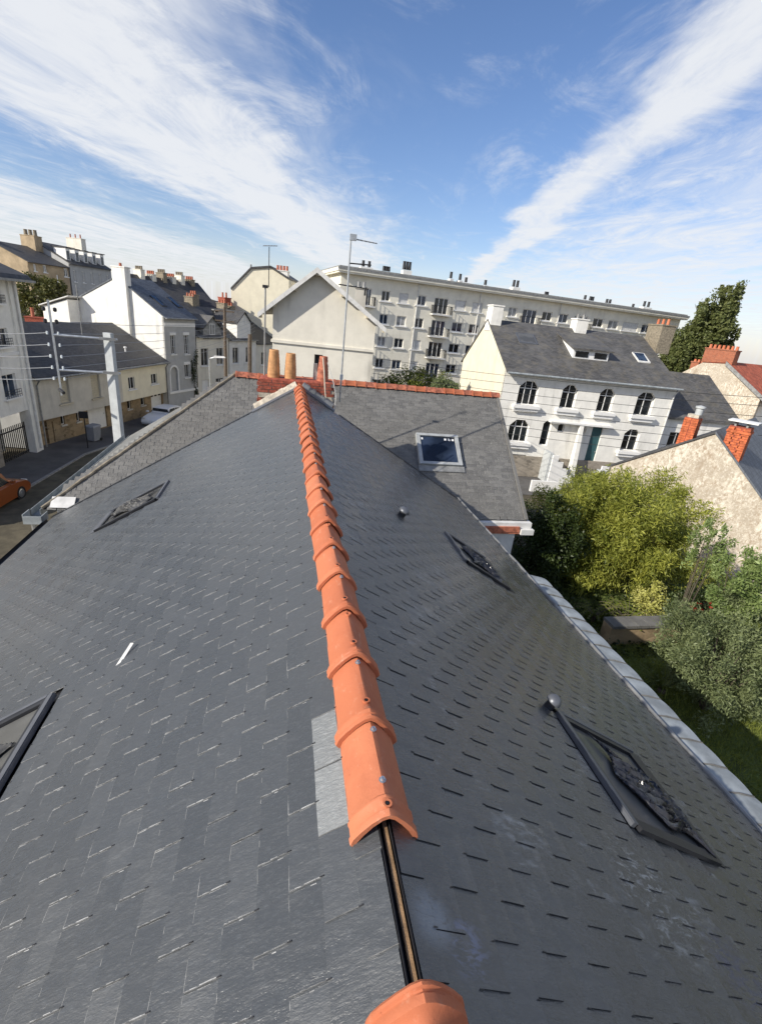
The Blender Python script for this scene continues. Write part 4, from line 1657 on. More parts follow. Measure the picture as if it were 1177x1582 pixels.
# ------------------------------------------------------------------ long low pair of houses
fb = froot('low_terrace_pair', 'long low beige and cream house with dark slate roof and garages across the street', 'house', FB)
ze = FB.px(150, 570)[1]
zo = FB.px(64, 650)[1]
WB = 14.1
yr = 4.6
zr = FB.px(100, 500, yr)[1]
split = FB.px(187, 580)[0]
w1, w2 = FB.rect(88, 584, 110, 621), FB.rect(139, 578, 157, 613)
w3, w4 = FB.rect(197.6, 583, 209, 600), FB.rect(233, 578, 243.5, 592)
m = MB()
wall_grid(m, .05, split, zo, ze, [w1, w2], front, .28)
m.add([(.05, 0, zo), (split, 0, zo), (split, .55, zo), (.05, .55, zo)], [(0, 1, 2, 3)])
m.build('front_wall', 'plaster_beige', fb)
m = MB()
wall_grid(m, split + .002, WB, zo, ze, [w3, w4], front, .2)
m.add([(split, 0, zo), (WB, 0, zo), (WB, .55, zo), (split, .55, zo)], [(0, 1, 2, 3)])
m.build('front_wall', 'plaster_cream', fb)
g1_ = FB.rect(135, 633, 168, 664, .5)
g2_ = FB.rect(233, 611.5, 252, 634, .5)
d1 = FB.rect(68, 651, 78, 690, .5)
d2 = FB.rect(79.5, 651, 87, 686, .5)
sm_ = [FB.rect(*q_, .5) for q_ in ((93, 643, 101, 655), (117, 638, 124, 650), (196, 619, 203, 631), (217, 615, 224, 625))]
base = [(a, b, 0.03, max(d, 2.0)) for a, b, c, d in (g1_, g2_)] + [(a, b, .02, min(d, zo - .05)) for a, b, c, d in (d1, d2)] + sm_
base = [(a, b, max(c, .02), min(d, zo - .04)) for a, b, c, d in base]
putb = lambda a, d, z: (a, .5 + d, z)
m = MB()
wall_grid(m, .05, WB, 0, zo, base, putb, .2)
m.build('stone_base', 'rubble_stone', fb)
for h in base[:2]:
    door(fb, h, putb, 'white_paint', 'garage_door', .12, 4, True, 3 if h is base[1] else None)
door(fb, base[2], putb, 'door_brown')
door(fb, base[3], putb, 'plaster_beige', handle=False)
for h in base[4:]:
    window(fb, h, putb, sill='plaster_beige', lights=1, sillw=.08, bar=.04)
for h, sh in ((w1, 'shutter_cream'), (w2, 'shutter_cream'), (w3, None), (w4, None)):
    window(fb, h, shutter=sh, recess=.19 if sh else .10, sillw=.14, sill='plaster_stone' if sh else 'white_paint')
m = MB()
m.add([(.05, 0, 0), (.05, 9.2, 0), (.05, 9.2, ze), (.05, yr, zr), (.05, 0, ze)], [(0, 4, 3, 2, 1)])
m.add([(WB, 0, 0), (WB, 9.2, 0), (WB, 9.2, ze), (WB, yr, zr), (WB, 0, ze)], [(0, 1, 2, 3, 4)])
m.add([(.05, 9.2, 0), (WB, 9.2, 0), (WB, 9.2, ze), (.05, 9.2, ze)], [(0, 3, 2, 1)])
m.build('side_wall', 'plaster_beige', fb)
gable_roof(fb, WB - .05, 9.2, ze, zr, yr, ze, 'roof_dark', .3, .0, x0=.05)
MB().tube([(.05, -.36, ze - .12), (WB, -.36, ze - .12)], .07, 8).build('gutter', 'zinc_dull', fb, True)
MB().tube([(.35, -.34, ze - .1), (.30, -.08, ze - .5), (.30, -.08, .1)], .045, 6).build('downpipe', 'zinc_dull', fb, True)
MB().tube([(WB - .2, -.34, ze - .1), (WB - .2, -.08, ze - .5), (WB - .2, -.08, .1)], .045, 6).build('downpipe', 'concrete_dark', fb, True)
MB().lathe((FB.px(217, 555)[0], 1.2, on_slope(ze, zr, yr, 1.2, .1)), [(.06, 0), (.06, .3), (.12, .32), (.1, .42)], 8).build('vent_pipe', 'white_paint', fb, True)
cx_ = FB.px(190, 490, 4.2)
chimney(fb, cx_[0] - .28, cx_[0] + .28, 3.9, 4.5, zr - .5, zr + 1.35, pots=0, cap=False)

# ------------------------------------------------------------------ grey rendered townhouse with tall white flank
fc = froot('grey_townhouse', 'grey street-fronted townhouse with tall white flank wall and two roof windows', 'house', FC)
zcf = FC.px(253, 489)[1]
sr = FC.side(190, 429)
yr, zr = 4.3, sr[1]
DC, zb = 8.4, FC.side(125, 460)[1]
WC = 4.1
zcx = lambda a, b, c, d: FC.rect(100 + a / 3.923, 400 + b / 3.923, 100 + c / 3.923, 400 + d / 3.923)
c1, c2 = zcx(640, 460, 672, 575), zcx(722, 460, 752, 575)
c3 = zcx(726, 640, 757, 715)
c4 = zcx(637, 655, 690, 795)
c4 = (c4[0], c4[1], max(.4, c4[2]), c4[3])
hs = [c1, c2, c3, c4]
gable_body(fc, WC, DC, zcf, zr, yr, zb, 'plaster_grey', 'plaster_white', hs)
gable_roof(fc, WC, DC, zcf, zr, yr, zb, 'roof_blue', .3, .06)
for h in hs[:3]:
    window(fc, h, lights=2, sillw=.12)
    m = MB()
    m.box(h[0] - .12, h[1] + .12, -.05, -.002, h[3], h[3] + .24)
    m.build('lintel', 'white_paint', fc)
door(fc, c4, mat='plaster_grey', recess=.155, handle=False)
m = MB()
for sx in (-1, 1):
    x = c4[0] if sx < 0 else c4[1]
    m.box(min(x, x + sx * .14), max(x, x + sx * .14), -.05, -.002, c4[2], c4[3] - .3)
n_ = 10
cxm, rr = (c4[0] + c4[1]) / 2, (c4[1] - c4[0]) / 2
for k in range(n_):
    t0, t1 = math.pi * k / n_, math.pi * (k + 1) / n_
    ring = [(cxm + rr * math.cos(t0), -.05, c4[3] - rr + rr * math.sin(t0)), (cxm + rr * math.cos(t1), -.05, c4[3] - rr + rr * math.sin(t1)),
            (cxm + (rr + .16) * math.cos(t1), -.05, c4[3] - rr + (rr + .16) * math.sin(t1)), (cxm + (rr + .16) * math.cos(t0), -.05, c4[3] - rr + (rr + .16) * math.sin(t0))]
    m.prism(ring, (0, .048, 0))
m.build('arch_surround', 'white_paint', fc)
m = MB()
m.box(0.02, WC - .02, -.04, -.002, zcf - .75, zcf - .45)
m.box(c4[0] - .25, WC, -.08, -.002, c4[2] - .22, c4[2] - .02)
m.build('string_course', 'white_paint', fc)
for a, b in ((548, 610), (648, 705)):
    x0 = FC.px(100 + a / 3.923, 470, 1.6)[0]
    skylight(fc, x0 + .1, x0 + .75, 1.0, 2.2, zcf, zr, yr, 'alu_dark', 'glass_sky')
m = MB()
y0c, y1c = FC.side(197, 440)[0] - .1, FC.side(179, 440)[0]
m.box(-.32, .3, min(y0c, y1c), max(y0c, y1c), 0, zr + .75)
cb = m.build('chimney_breast', 'plaster_white', fc)
m = MB()
m.box(-.36, .34, min(y0c, y1c) - .05, max(y0c, y1c) + .05, zr + .75, zr + .84)
m.build('chimney_cap', 'plaster_white', cb)
MB().lathe((0, (y0c + y1c) / 2, zr + .84), [(.12, 0), (.1, .25), (.12, .26)], 8).build('chimney_pot', 'terracotta_old', cb, True)
MB().tube([(-.05, -.3, zcf - .1), (WC, -.3, zcf - .1)], .06, 8).build('gutter', 'zinc_dull', fc, True)
# white lean-to behind
m = MB()
m.hexa([(-1.2, DC + .02, 0), (1.5, DC + .02, 0), (1.5, DC + 2.8, 0), (-1.2, DC + 2.8, 0), (-1.2, DC + .02, zb - .2), (1.5, DC + .02, zb - .2), (1.5, DC + 2.8, zb - 1.0), (-1.2, DC + 2.8, zb - 1.0)])
m.build('rear_annex', 'plaster_white', fc)
m = MB()
m.hexa([(-1.4, DC - .3, zb + .05), (2, DC - .3, zb + .05), (2, DC + 3.0, zb - .95), (-1.4, DC + 3.0, zb - .95), (-1.4, DC - .3, zb + .13), (2, DC - .3, zb + .13), (2, DC + 3.0, zb - .87), (-1.4, DC + 3.0, zb - .87)])
m.build('annex_roof', 'white_dirty', fc)

# ------------------------------------------------------------------ row further down the street
specs = [('stone_fronted_house', 'narrow house with stone ground floor beside the grey townhouse', 0.1, 4.9, 340, 462, 'plaster_ivory', 'roof_brownish', 6.3),
         ('white_gabled_house', 'small white house with pointed front gable left of the big gable', 5.0, 9.6, 372, 480, 'plaster_white', 'roof_dark', 6.0)]
for k, (nm, lb, a, b, px_, py_, wm, rm, zf) in enumerate(specs):
    F = Facade(FD.world(a, 0, 0), 30 + 2 * k)
    W = b - a
    r_ = froot(nm, lb, 'house', F, None)
    hs = [(W * .12, W * .34, 3.6, 5.2), (W * .60, W * .82, 3.6, 5.2), (W * .55, W * .80, .9, 2.3), (W * .12, W * .34, .05, 2.3)]
    zr = zf + 2.6
    gable_body(r_, W, 8, zf, zr, 4, zf, wm, 'rubble_stone' if k == 0 else 'plaster_white', hs)
    gable_roof(r_, W, 8, zf, zr, 4, zf, rm, .3, .05)
    for h in hs[:3]:
        window(r_, h)
    door(r_, hs[3], mat='white_paint' if k == 0 else 'door_brown')
    MB().box(.01, W, -.05, -.002, 0, 1.0).build('plinth', 'rubble_stone', r_)
    MB().tube([(0, -.3, zf - .1), (W, -.3, zf - .1)], .06, 8).build('gutter', 'zinc_dull', r_, True)
    chimney(r_, W - .8, W - .2, 3.5, 4.5, zr - .6, zr + .6, 'mortar_lichen', 3, 'terracotta_old', .3, along='y')
    # dormer / pointed gable on the front
    x0, x1 = (W * .2, W * .75) if k == 0 else (W * .28, W * .78)
    xm = (x0 + x1) / 2
    zg = zf + 1.7 if k == 0 else zf + 2.6
    m = MB()
    m.prism([(x0, -.02, zf - .3), (x1, -.02, zf - .3), (x1, -.02, zg - .9), (xm, -.02, zg), (x0, -.02, zg - .9)], (0, 3.0, 0))
    d_ = m.build('dormer', 'zinc_dull' if k == 0 else 'plaster_white', r_)
    m = MB()
    for sx, xe in ((-1, x0 - .15), (1, x1 + .15)):
        m.hexa([(xm, -.2, zg + .02), (xe, -.2, zg - 1.1), (xe, 3.2, zg - 1.1), (xm, 3.2, zg + .02), (xm, -.2, zg + .12), (xe, -.2, zg - 1.0), (xe, 3.2, zg - 1.0), (xm, 3.2, zg + .12)])
    m.build('dormer_roof', rm, d_)
    window(d_, (xm - .4, xm + .4, zf + .1, zf + 1.1), lambda a_, d__, z: (a_, -.13 + d__, z), sill=None)
F = Facade(FD.world(9.8, 0, 0), 34)
r_ = froot('far_street_house', 'last small dark-roofed house where the street bends away', 'house', F)
gable_body(r_, 7, 8, 5.6, 8.3, 4, 5.6, 'plaster_ivory', None, [(1, 1.9, 3.2, 4.6), (4, 4.9, 3.2, 4.6)])
gable_roof(r_, 7, 8, 5.6, 8.3, 4, 5.6, 'roof_dark', .3, .05)
window(r_, (1, 1.9, 3.2, 4.6))
window(r_, (4, 4.9, 3.2, 4.6))
chimney(r_, .1, .8, 3.4, 4.6, 7.6, 9.0, 'mortar_lichen', 3, 'terracotta_old', .3, along='y')


# ------------------------------------------------------------------ big gable house behind the stack
FH = Facade(at_dist(421, 524, 32), 97)
fh = froot('pale_gable_house', 'large pale rendered gable with overhanging roof behind the clay chimney pots', 'house', FH)
zE = FH.px(420, 470)[1]
pk = FH.px(491, 418)
WH = FH.px(577.5, 534)[0]
zER = FH.px(577, 497)[1]
band = FH.px(500, 533)[1]
DH = 10.0
hw = FH.rect(486, 547, 497, 575)
m = MB()
wall_grid(m, 0, WH, 0, band, [hw], front, .2)
m.build('front_wall', 'plaster_ivory', fh)
m = MB()
m.add([(0, 0, band), (WH, 0, band), (WH, 0, zER), (pk[0], 0, pk[1]), (0, 0, zE)], [(0, 1, 2, 3, 4)])
m.build('gable_wall', 'plaster_ivory', fh)
hl = [(.9, 2.3, band - 2.6, band - .75), (4.2, 5.4, band - 2.6, band - .75)]
putl = lambda a, d, z: (d, a, z)
m = MB()
wall_grid(m, .003, DH, 0, zE, hl, putl, .2)
m.build('side_wall', 'plaster_cream', fh)
m = MB()
m.add([(WH, 0.003, 0), (WH, DH, 0), (WH, DH, zER), (WH, .003, zER)], [(0, 1, 2, 3)])
m.add([(0, DH, 0), (WH, DH, 0), (WH, DH, zER), (pk[0], DH, pk[1]), (0, DH, zE)], [(4, 3, 2, 1, 0)])
m.build('side_wall', 'plaster_grey', fh)
for h in hl:
    window(fh, h, putl, lights=2, shutter=None, glass='glass_sky')
window(fh, hw, lights=1, frame='door_brown', sill=None)
m = MB()
m.box(-.06, WH + .06, -.10, -.002, band - .12, band + .04)
m.build('string_course', 'plaster_ivory', fh)
MB().box(-.10, -.002, 0, DH, band - .12, band + .04).build('string_course', 'plaster_ivory', fh)
OV, OHL = .55, 1.05
for sx, xe, ze_ in ((-1, 0.0, zE), (1, WH, zER)):
    dx, dz = xe - pk[0], ze_ - pk[1]
    L_ = math.hypot(dx, dz)
    oh = OHL if sx < 0 else .75
    ex, ez = xe + dx / L_ * oh, ze_ + dz / L_ * oh
    m = MB()
    m.hexa([(pk[0], -OV, pk[1] + .03), (ex, -OV, ez + .03), (ex, DH + .4, ez + .03), (pk[0], DH + .4, pk[1] + .03),
            (pk[0], -OV, pk[1] + .13), (ex, -OV, ez + .13), (ex, DH + .4, ez + .13), (pk[0], DH + .4, pk[1] + .13)])
    r_ = m.build('roof', 'roof_brownish', fh)
    m = MB()
    m.hexa([(pk[0], -OV - .06, pk[1] - .14), (ex, -OV - .06, ez - .14), (ex, -OV - .005, ez - .14), (pk[0], -OV - .005, pk[1] - .14),
            (pk[0], -OV - .06, pk[1] + .15), (ex, -OV - .06, ez + .15), (ex, -OV - .005, ez + .15), (pk[0], -OV - .005, pk[1] + .15)])
    m.build('barge_board', 'white_dirty', r_)
    for t_ in (.02, .36, .72, .97):
        px_, pz_ = pk[0] + (ex - pk[0]) * t_, pk[1] + (ez - pk[1]) * t_
        m = MB()
        m.box(px_ - .07, px_ + .07, -OV + .02, -.002, pz_ - .22, pz_ - .04)
        m.build('purlin_end', 'plaster_stone', r_)
chimney(fh, WH - 1.35, WH - .65, 3.0, 3.8, zER - .4, zER + 1.9, 'plaster_beige', 2, 'zinc_dull')

# ------------------------------------------------------------------ blank gable behind it
FG_ = Facade(at_dist(357, 450, 62), 100)
fg = froot('blank_cream_gable', 'blank cream end wall rising behind the thin dark antenna mast', 'house', FG_)
W = FG_.px(446, 450)[0]
pk2 = FG_.px(418, 418)
zl_, zr_ = FG_.px(357, 447)[1], FG_.px(446, 432)[1]
ap = FG_.px(388, 420)
m = MB()
ring = [(0, 0, 0), (W, 0, 0), (W, 0, zr_), (pk2[0], 0, pk2[1] + .3), (ap[0], 0, ap[1] + .3), (0, 0, zl_)]
m.prism(ring, (0, 12, 0))
m.build('wall', 'plaster_cream', fg)
m = MB()
for (a, b) in ((ring[2], ring[3]), (ring[3], ring[4]), (ring[4], ring[5])):
    m.hexa([(a[0], -.15, a[2] + .02), (b[0], -.15, b[2] + .02), (b[0], 12, b[2] + .02), (a[0], 12, a[2] + .02), (a[0], -.15, a[2] + .22), (b[0], -.15, b[2] + .22), (b[0], 12, b[2] + .22), (a[0], 12, a[2] + .22)])
m.build('roof', 'roof_dark', fg)
c_ = FG_.px(434, 418)
chimney(fg, c_[0] - .7, c_[0] + .7, .3, 1.5, c_[1] - 2.5, c_[1], 'plaster_white', 4, 'terracotta_old', .5, potr=.15)
c_ = FG_.px(386, 415)
chimney(fg, c_[0] - .2, c_[0] + .2, .3, .7, c_[1] - .8, c_[1] - .1, 'zinc_dull', 1, 'zinc_dull', .5)

# ------------------------------------------------------------------ apartment block
FI = Facade(at_dist(528, 417, 62), 83)
fi = froot('apartment_block', 'long five-storey pale apartment block along the skyline with flat roof and chimneys', 'building', FI)
WI = FI.px(1052, 492)[0]
zt = FI.px(700, 445)[1]
PXW, PYW = FI.px, None
kinds = []
zI = lambda a, b: (700 + a / 2.4675, 400 + b / 2.4675)
zJ = lambda a, b: (560 + a / 5.885, 420 + b / 5.885)
top_row = [(9, 140, 80, 240, 'd'), (180, 140, 250, 232, 'w'), (338, 165, 415, 260, 's'), (502, 185, 575, 288, 'w'), (662, 212, 772, 350, 'b'), (850, 238, 932, 342, 's'), (1005, 262, 1080, 365, 's'), (1162, 280, 1235, 375, 'b')]
cells = []
for a, b, c, d, k in top_row:
    p, q_ = zJ(a, b), zJ(c, d)
    cells.append((FI.rect(*p, *q_), k))
for a, b, c, d, k in ((214, 180, 242, 207, 'w'), (268, 190, 312, 245, 'b'), (343, 198, 372, 238, 'w'), (404, 208, 433, 247, 'w'), (464, 217, 506, 265, 'b'), (536, 228, 566, 265, 'w'), (594, 236, 622, 275, 'w'), (648, 245, 692, 302, 's'), (720, 255, 748, 283, 'w'), (762, 262, 806, 305, 'b'), (815, 272, 840, 310, 's')):
    p, q_ = zI(a, b), zI(c, d)
    cells.append((FI.rect(*p, *q_), k))
zs_top = np.mean([c[0][2] for c in cells if c[1] in 'ws'])
zh_top = np.mean([c[0][3] for c in cells if c[1] in 'ws'])
fl = 2.62
rects, kinds = [], []
for (a, b, c, d), k in cells:
    for n in range(5):
        kk = k
        if n and k != 'b' and k != 'd':
            kk = 's' if random.random() < .12 else 'w'
        z0, z1 = (zs_top, zh_top) if k in 'ws' else (zs_top - .75, zh_top)
        rects.append((a, b, z0 - n * fl, z1 - n * fl))
        kinds.append(kk)
m = MB()
wall_grid(m, 0, WI, 0, zt, rects, front, .22)
m.build('front_wall', 'plaster_block', fi)
m = MB()
m.add([(0, .003, 0), (0, 12, 0), (0, 12, zt), (0, .003, zt)], [(3, 2, 1, 0)])
m.add([(WI, .003, 0), (WI, 12, 0), (WI, 12, zt), (WI, .003, zt)], [(0, 1, 2, 3)])
m.add([(0, 12, 0), (WI, 12, 0), (WI, 12, zt), (0, 12, zt)], [(3, 2, 1, 0)])
m.build('side_wall', 'plaster_block', fi)
for h, k in zip(rects, kinds):
    a, b, c, d = h
    if k == 'd':
        k = 'b'
    gl = random.choice(['glass_dark', 'glass_dark', 'glass_sky', 'glass_blue', 'glass_curtain'])
    w = window(fi, h, glass=gl, lights=2 if k != 'b' else 3, bar=.09, sill='white_paint' if k != 'b' else None, sillw=.22, sill_h=.14, sill_out=.14, recess=.13,
               shutter='white_dirty' if k == 's' else None)
    if k == 'b':
        m = MB()
        m.box(a - .35, b + .35, -.75, -.002, c - .16, c)
        bal = m.build('balcony', 'white_dirty', fi)
        m = MB()
        for x in np.linspace(a - .33, b + .33, 12):
            m.box(x - .015, x + .015, -.74, -.71, c, c + .95)
        m.box(a - .35, b + .35, -.75, -.70, c + .95, c + 1.0)
        for x in (a - .34, b + .31):
            m.box(x, x + .03, -.70, -.002, c + .95, c + 1.0)
            for yv in np.linspace(-.65, -.1, 5):
                m.box(x, x + .03, yv - .015, yv + .015, c, c + .95)
        m.build('balustrade', random.choice(['dark_iron', 'white_paint', 'dark_iron']), bal)
m = MB()
m.box(-.5, WI + .5, -.75, 12.5, zt + .002, zt + .18)
m.box(-.6, WI + .6, -.85, 12.6, zt + .182, zt + .55)
m.build('cornice', 'plaster_block', fi)
m = MB()
m.box(-.4, WI + .4, -.6, 12.3, zt + .552, zt + .75)
m.build('roof', 'zinc_dull', fi)
m = MB()
m.box(-.62, WI + .62, -.90, -.852, zt + .40, zt + .60)
m.build('gutter', 'zinc_dull', fi)
for xs in (FI.px(640, 500)[0], FI.px(735, 500)[0], FI.px(860, 500)[0]):
    MB().tube([(xs, -.08, zt), (xs, -.08, .2)], .07, 6).build('downpipe', 'white_dirty', fi, True)
for px_, py_, w_, np_ in ((566, 408, 1.6, 2), (597, 416, 1.0, 3), (629, 410, 1.2, 3), (697, 425, .5, 1), (711, 428, .5, 1), (720, 433, .8, 1), (750, 437, .5, 1), (797, 438, 1.2, 2), (844, 456, .6, 2), (904, 460, .6, 1), (914, 462, .9, 2), (940, 466, 1.2, 2), (978, 473, .4, 1), (999, 470, 1.7, 2)):
    x_, z_ = FI.px(px_, py_, 5.0)
    hh = max(.5, z_ - zt - .75)
    chimney(fi, x_ - w_ / 2, x_ + w_ / 2, 4.6, 5.5, zt + .752, zt + .75 + hh * .62, 'plaster_white' if w_ > .7 else 'white_dirty', np_, 'dark_iron', hh * .5 + .2, cap=False, potr=.2)

# ------------------------------------------------------------------ white villa with arched windows
FJ = Facade(at_dist(783, 568, 34), 95)
fj = froot('white_villa', 'white two-storey villa with chamfered windows and a grey slate roof', 'house', FJ)
zf = -0.93 - G
WJ = FJ.px(1047, 599)[0]
zr = FJ.side(757, 497)[1] + .1
yr = 5.8
DJ = 11.0
zb = FJ.side(722, 560)[1] + .1
z7 = lambda a, b, c, d: FJ.rect(770 + a / 7.356, 560 + b / 7.356, 770 + c / 7.356, 560 + d / 7.356)
z8 = lambda a, b, c, d: FJ.rect(900 + a / 7.356, 570 + b / 7.356, 900 + c / 7.356, 570 + d / 7.356)
zu0, zu1 = FJ.px(806, 625)[1], FJ.px(816, 588)[1]
zl0, zl1 = FJ.px(791, 682)[1], FJ.px(801, 648)[1]
ux = [(x0, x1) for x0, x1 in ((FJ.px(800, 610)[0], FJ.px(830, 612)[0]), (FJ.px(866, 617)[0], FJ.px(889, 619)[0]), (FJ.px(923, 623)[0], FJ.px(946, 625)[0]), (FJ.px(981, 628)[0], FJ.px(1007, 632)[0]))]
lx = [(FJ.px(785, 668)[0], FJ.px(816, 668)[0]), (FJ.px(961, 682)[0], FJ.px(985, 684)[0])]
nar = [(FJ.px(836, 670)[0], FJ.px(849, 670)[0], zl0 - .1, zl1 + .1), (FJ.px(860, 668)[0], FJ.px(870, 668)[0], zl0 + .95, zl1 + .05), (FJ.px(896, 670)[0], FJ.px(904, 670)[0], zl0 + .9, zl1 + .0)]
dr = (FJ.px(908, 690)[0], FJ.px(924, 690)[0], 1.15, zl1 + .15)
base_h = [FJ.rect(789, 701, 809, 721)]
base_h = [(a, b, .05, d) for a, b, c, d in base_h]
holes = [(a, b, zu0, zu1) for a, b in ux] + [(a, b, zl0, zl1) for a, b in lx] + nar + [dr] + base_h
gable_body(fj, WJ, DJ, zf, zr, yr, zb, 'plaster_white', 'plaster_cream', holes, depth=.24)
gable_roof(fj, WJ, DJ, zf, zr, yr, zb, 'roof_brownish', .45, .08)
for k, h in enumerate(holes[:6]):
    wide = (h[1] - h[0]) > 1.35
    w = window(fj, h, lights=3 if wide else 2, bar=.055, sillw=.26, sill_h=.20, sill_out=.32, transom=.68, chamfer=.42 if wide else .34, wallmat='plaster_white', recess=.19,
               glass='glass_dark')
    MB().box(h[0] - .18, h[1] + .18, -.22, -.002, h[2] - .42, h[2] - .203).build('sill_bracket', 'white_paint', w)
for h in nar:
    window(fj, h, lights=1, bar=.05, sill=None, chamfer=.22, wallmat='plaster_white', recess=.15)
door(fj, dr, mat='door_teal')
door(fj, base_h[0], mat='white_dirty', handle=False)
# porch with sloping white pier and recess canopy, stairs on the left
xa, xb = FJ.px(846, 655)[0], FJ.px(940, 665)[0]
zc_ = FJ.px(890, 655)[1]
MB().box(xa, xb, -.45, -.002, zc_, zc_ + .12).build('porch_canopy', 'white_paint', fj)
xp = FJ.px(886, 690)[0]
m = MB()
m.hexa([(xp - .18, -.9, 0), (xp + .16, -.9, 0), (xp + .16, -.25, 0), (xp - .18, -.25, 0), (xp - .12, -.44, zc_), (xp + .14, -.44, zc_), (xp + .14, -.25, zc_), (xp - .12, -.25, zc_)])
m.build('porch_pier', 'plaster_white', fj)
xs0 = FJ.px(839, 700)[0]
for k in range(8):
    MB().box(xs0 + k * .24, xs0 + (k + 1) * .24, -1.1, -.06, 0, max(.12, 2.1 - k * .25)).build('step', 'concrete', fj)
m = MB()
for k in range(4):
    m.box(xs0 + .2 + k * .42, xs0 + .62 + k * .42, -1.24, -1.102, .0, 2.0 - k * .45)
m.build('stair_parapet', 'white_paint', fj)
x0_ = FJ.px(905, 735, -2.0)[0]
for k in range(6):
    MB().box(x0_ + .1 + k * .25, x0_ + .35 + k * .25, -1.9, -.92, 0, .2 + k * .2).build('step', 'concrete', fj)
m = MB()
for k in range(3):
    m.box(x0_ + k * .5, x0_ + .5 + k * .5, -2.05, -1.902, .0, .8 + k * .45)
m.build('stair_parapet', 'white_paint', fj)
m = MB()
xw0, xw1 = FJ.px(822, 745, -3.4)[0], FJ.px(868, 748, -3.4)[0]
m.box(xw0, xw1, -3.4, -3.2, 0, .75)
m.build('forecourt_wall', 'white_paint', fj)
MB().box(0, WJ, -.05, -.002, 0, zl0 - .95).build('plinth', 'rubble_grey', fj)
MB().tube([(-.05, -.5, zf - .16), (WJ + .05, -.5, zf - .16)], .07, 8).build('gutter', 'zinc', fj, True)
MB().tube([(WJ - .15, -.45, zf - .2), (WJ - .15, -.1, zf - .6), (WJ - .15, -.1, .2)], .05, 6).build('downpipe', 'white_dirty', fj, True)
skylight(fj, *[FJ.px(x, 530, 3.5)[0] for x in (798, 827)], 3.0, 4.2, zf, zr, yr, 'alu_grey', 'glass_brown')
skylight(fj, *[FJ.px(x, 565, 2.6)[0] for x in (979, 998)], 2.2, 3.3, zf, zr, yr, 'white_dirty', 'glass_sky')
# low dormer with two lights
xd0, xd1 = FJ.px(880, 555, 2.2)[0], FJ.px(934, 560, 2.2)[0]
zd = on_slope(zf, zr, yr, 1.9, .1)
m = MB()
m.hexa([(xd0, 1.9, zd), (xd1, 1.9, zd), (xd1, 4.2, zd + .3), (xd0, 4.2, zd + .3), (xd0, 1.9, zd + .62), (xd1, 1.9, zd + .62), (xd1, 4.6, zd + 1.35), (xd0, 4.6, zd + 1.35)])
dm = m.build('dormer', 'white_paint', fj)
m = MB()
m.hexa([(xd0 - .2, 1.65, zd + .6), (xd1 + .2, 1.65, zd + .6), (xd1 + .2, 4.9, zd + 1.5), (xd0 - .2, 4.9, zd + 1.5), (xd0 - .2, 1.65, zd + .70), (xd1 + .2, 1.65, zd + .70), (xd1 + .2, 4.9, zd + 1.6), (xd0 - .2, 4.9, zd + 1.6)])
m.build('dormer_roof', 'roof_brownish', dm)
for t0, t1 in ((.06, .42), (.6, .94)):
    MB().box(xd0 + (xd1 - xd0) * t0, xd0 + (xd1 - xd0) * t1, 1.86, 1.895, zd + .12, zd + .5).build('pane', 'glass_dark', dm)
x_, z_ = FJ.px(761, 490, yr)
chimney(fj, -.05, .75, 5.0, 6.3, zr - .7, zr + 1.0, 'plaster_white', 0)
x_, z_ = FJ.px(891, 508, yr)
chimney(fj, x_ - .4, x_ + .5, 5.2, 6.2, zr - .8, zr + .75, 'plaster_white', 2, 'zinc_dull', .3)
x_, z_ = FJ.px(1012, 530, yr)
chimney(fj, x_ - .6, x_ + .5, 4.6, 6.4, zr - 1.0, zr + 1.0, 'mortar_lichen', 3, 'terracotta', .4, along='y')

# lower side wing with plain grey roof
FW = Facade(FJ.world(WJ + .02, 0.6, 0), 95)
fw = froot('low_grey_wing', 'lower building with plain grey slate roof between the villa and the red-tiled house', 'house', FW)
kr, ke = FW.px(1094, 582, 4.6), FW.px(1136, 655, 0.0)
ww = max(kr[0], 3.0)
gable_body(fw, ww, 9, ke[1] + .1, kr[1], 4.6, ke[1], 'plaster_white', None, [(1.0, 2.2, 2.5, 4.0)])
gable_roof(fw, ww, 9, ke[1] + .1, kr[1], 4.6, ke[1], 'roof_brownish', .3, .05)
window(fw, (1.0, 2.2, 2.5, 4.0))

# red-tiled house on the right
FR = Facade(at_dist(1060, 575, 41), 60)
PR = at_dist(1112, 560, 40)
FR = Facade(at_dist(1062, 600, 52), 163)
fr_ = froot('red_tiled_house', 'white flaking gable house with red tiled roof and brick stack at the right edge', 'house', FR)
p1, p2, p3 = FR.px(1050, 577), FR.px(1100, 560), FR.px(1165, 612)
W = FR.px(1165, 640)[0]
m = MB()
ring = [(p1[0], 0, 0), (W, 0, 0), (W, 0, p3[1]), (FR.px(1122, 562)[0], 0, FR.px(1122, 562)[1]), (FR.px(1085, 560)[0], 0, FR.px(1085, 560)[1]), (p1[0], 0, p1[1])]
m.prism(ring, (0, .3, 0))
m.build('wall', 'roughcast', fr_)
a, b = ring[3], ring[2]
dx, dz = b[0] - a[0], b[2] - a[2]
m = MB()
m.hexa([(a[0], -.1, a[2] + .05), (b[0] + dx * .3, -.1, b[2] + dz * .3 + .05), (b[0] + dx * .3, 9, b[2] + dz * .3 + .05), (a[0], 9, a[2] + .05),
        (a[0], -.1, a[2] + .2), (b[0] + dx * .3, -.1, b[2] + dz * .3 + .2), (b[0] + dx * .3, 9, b[2] + dz * .3 + .2), (a[0], 9, a[2] + .2)])
m.build('roof', 'roof_red', fr_)
m = MB()
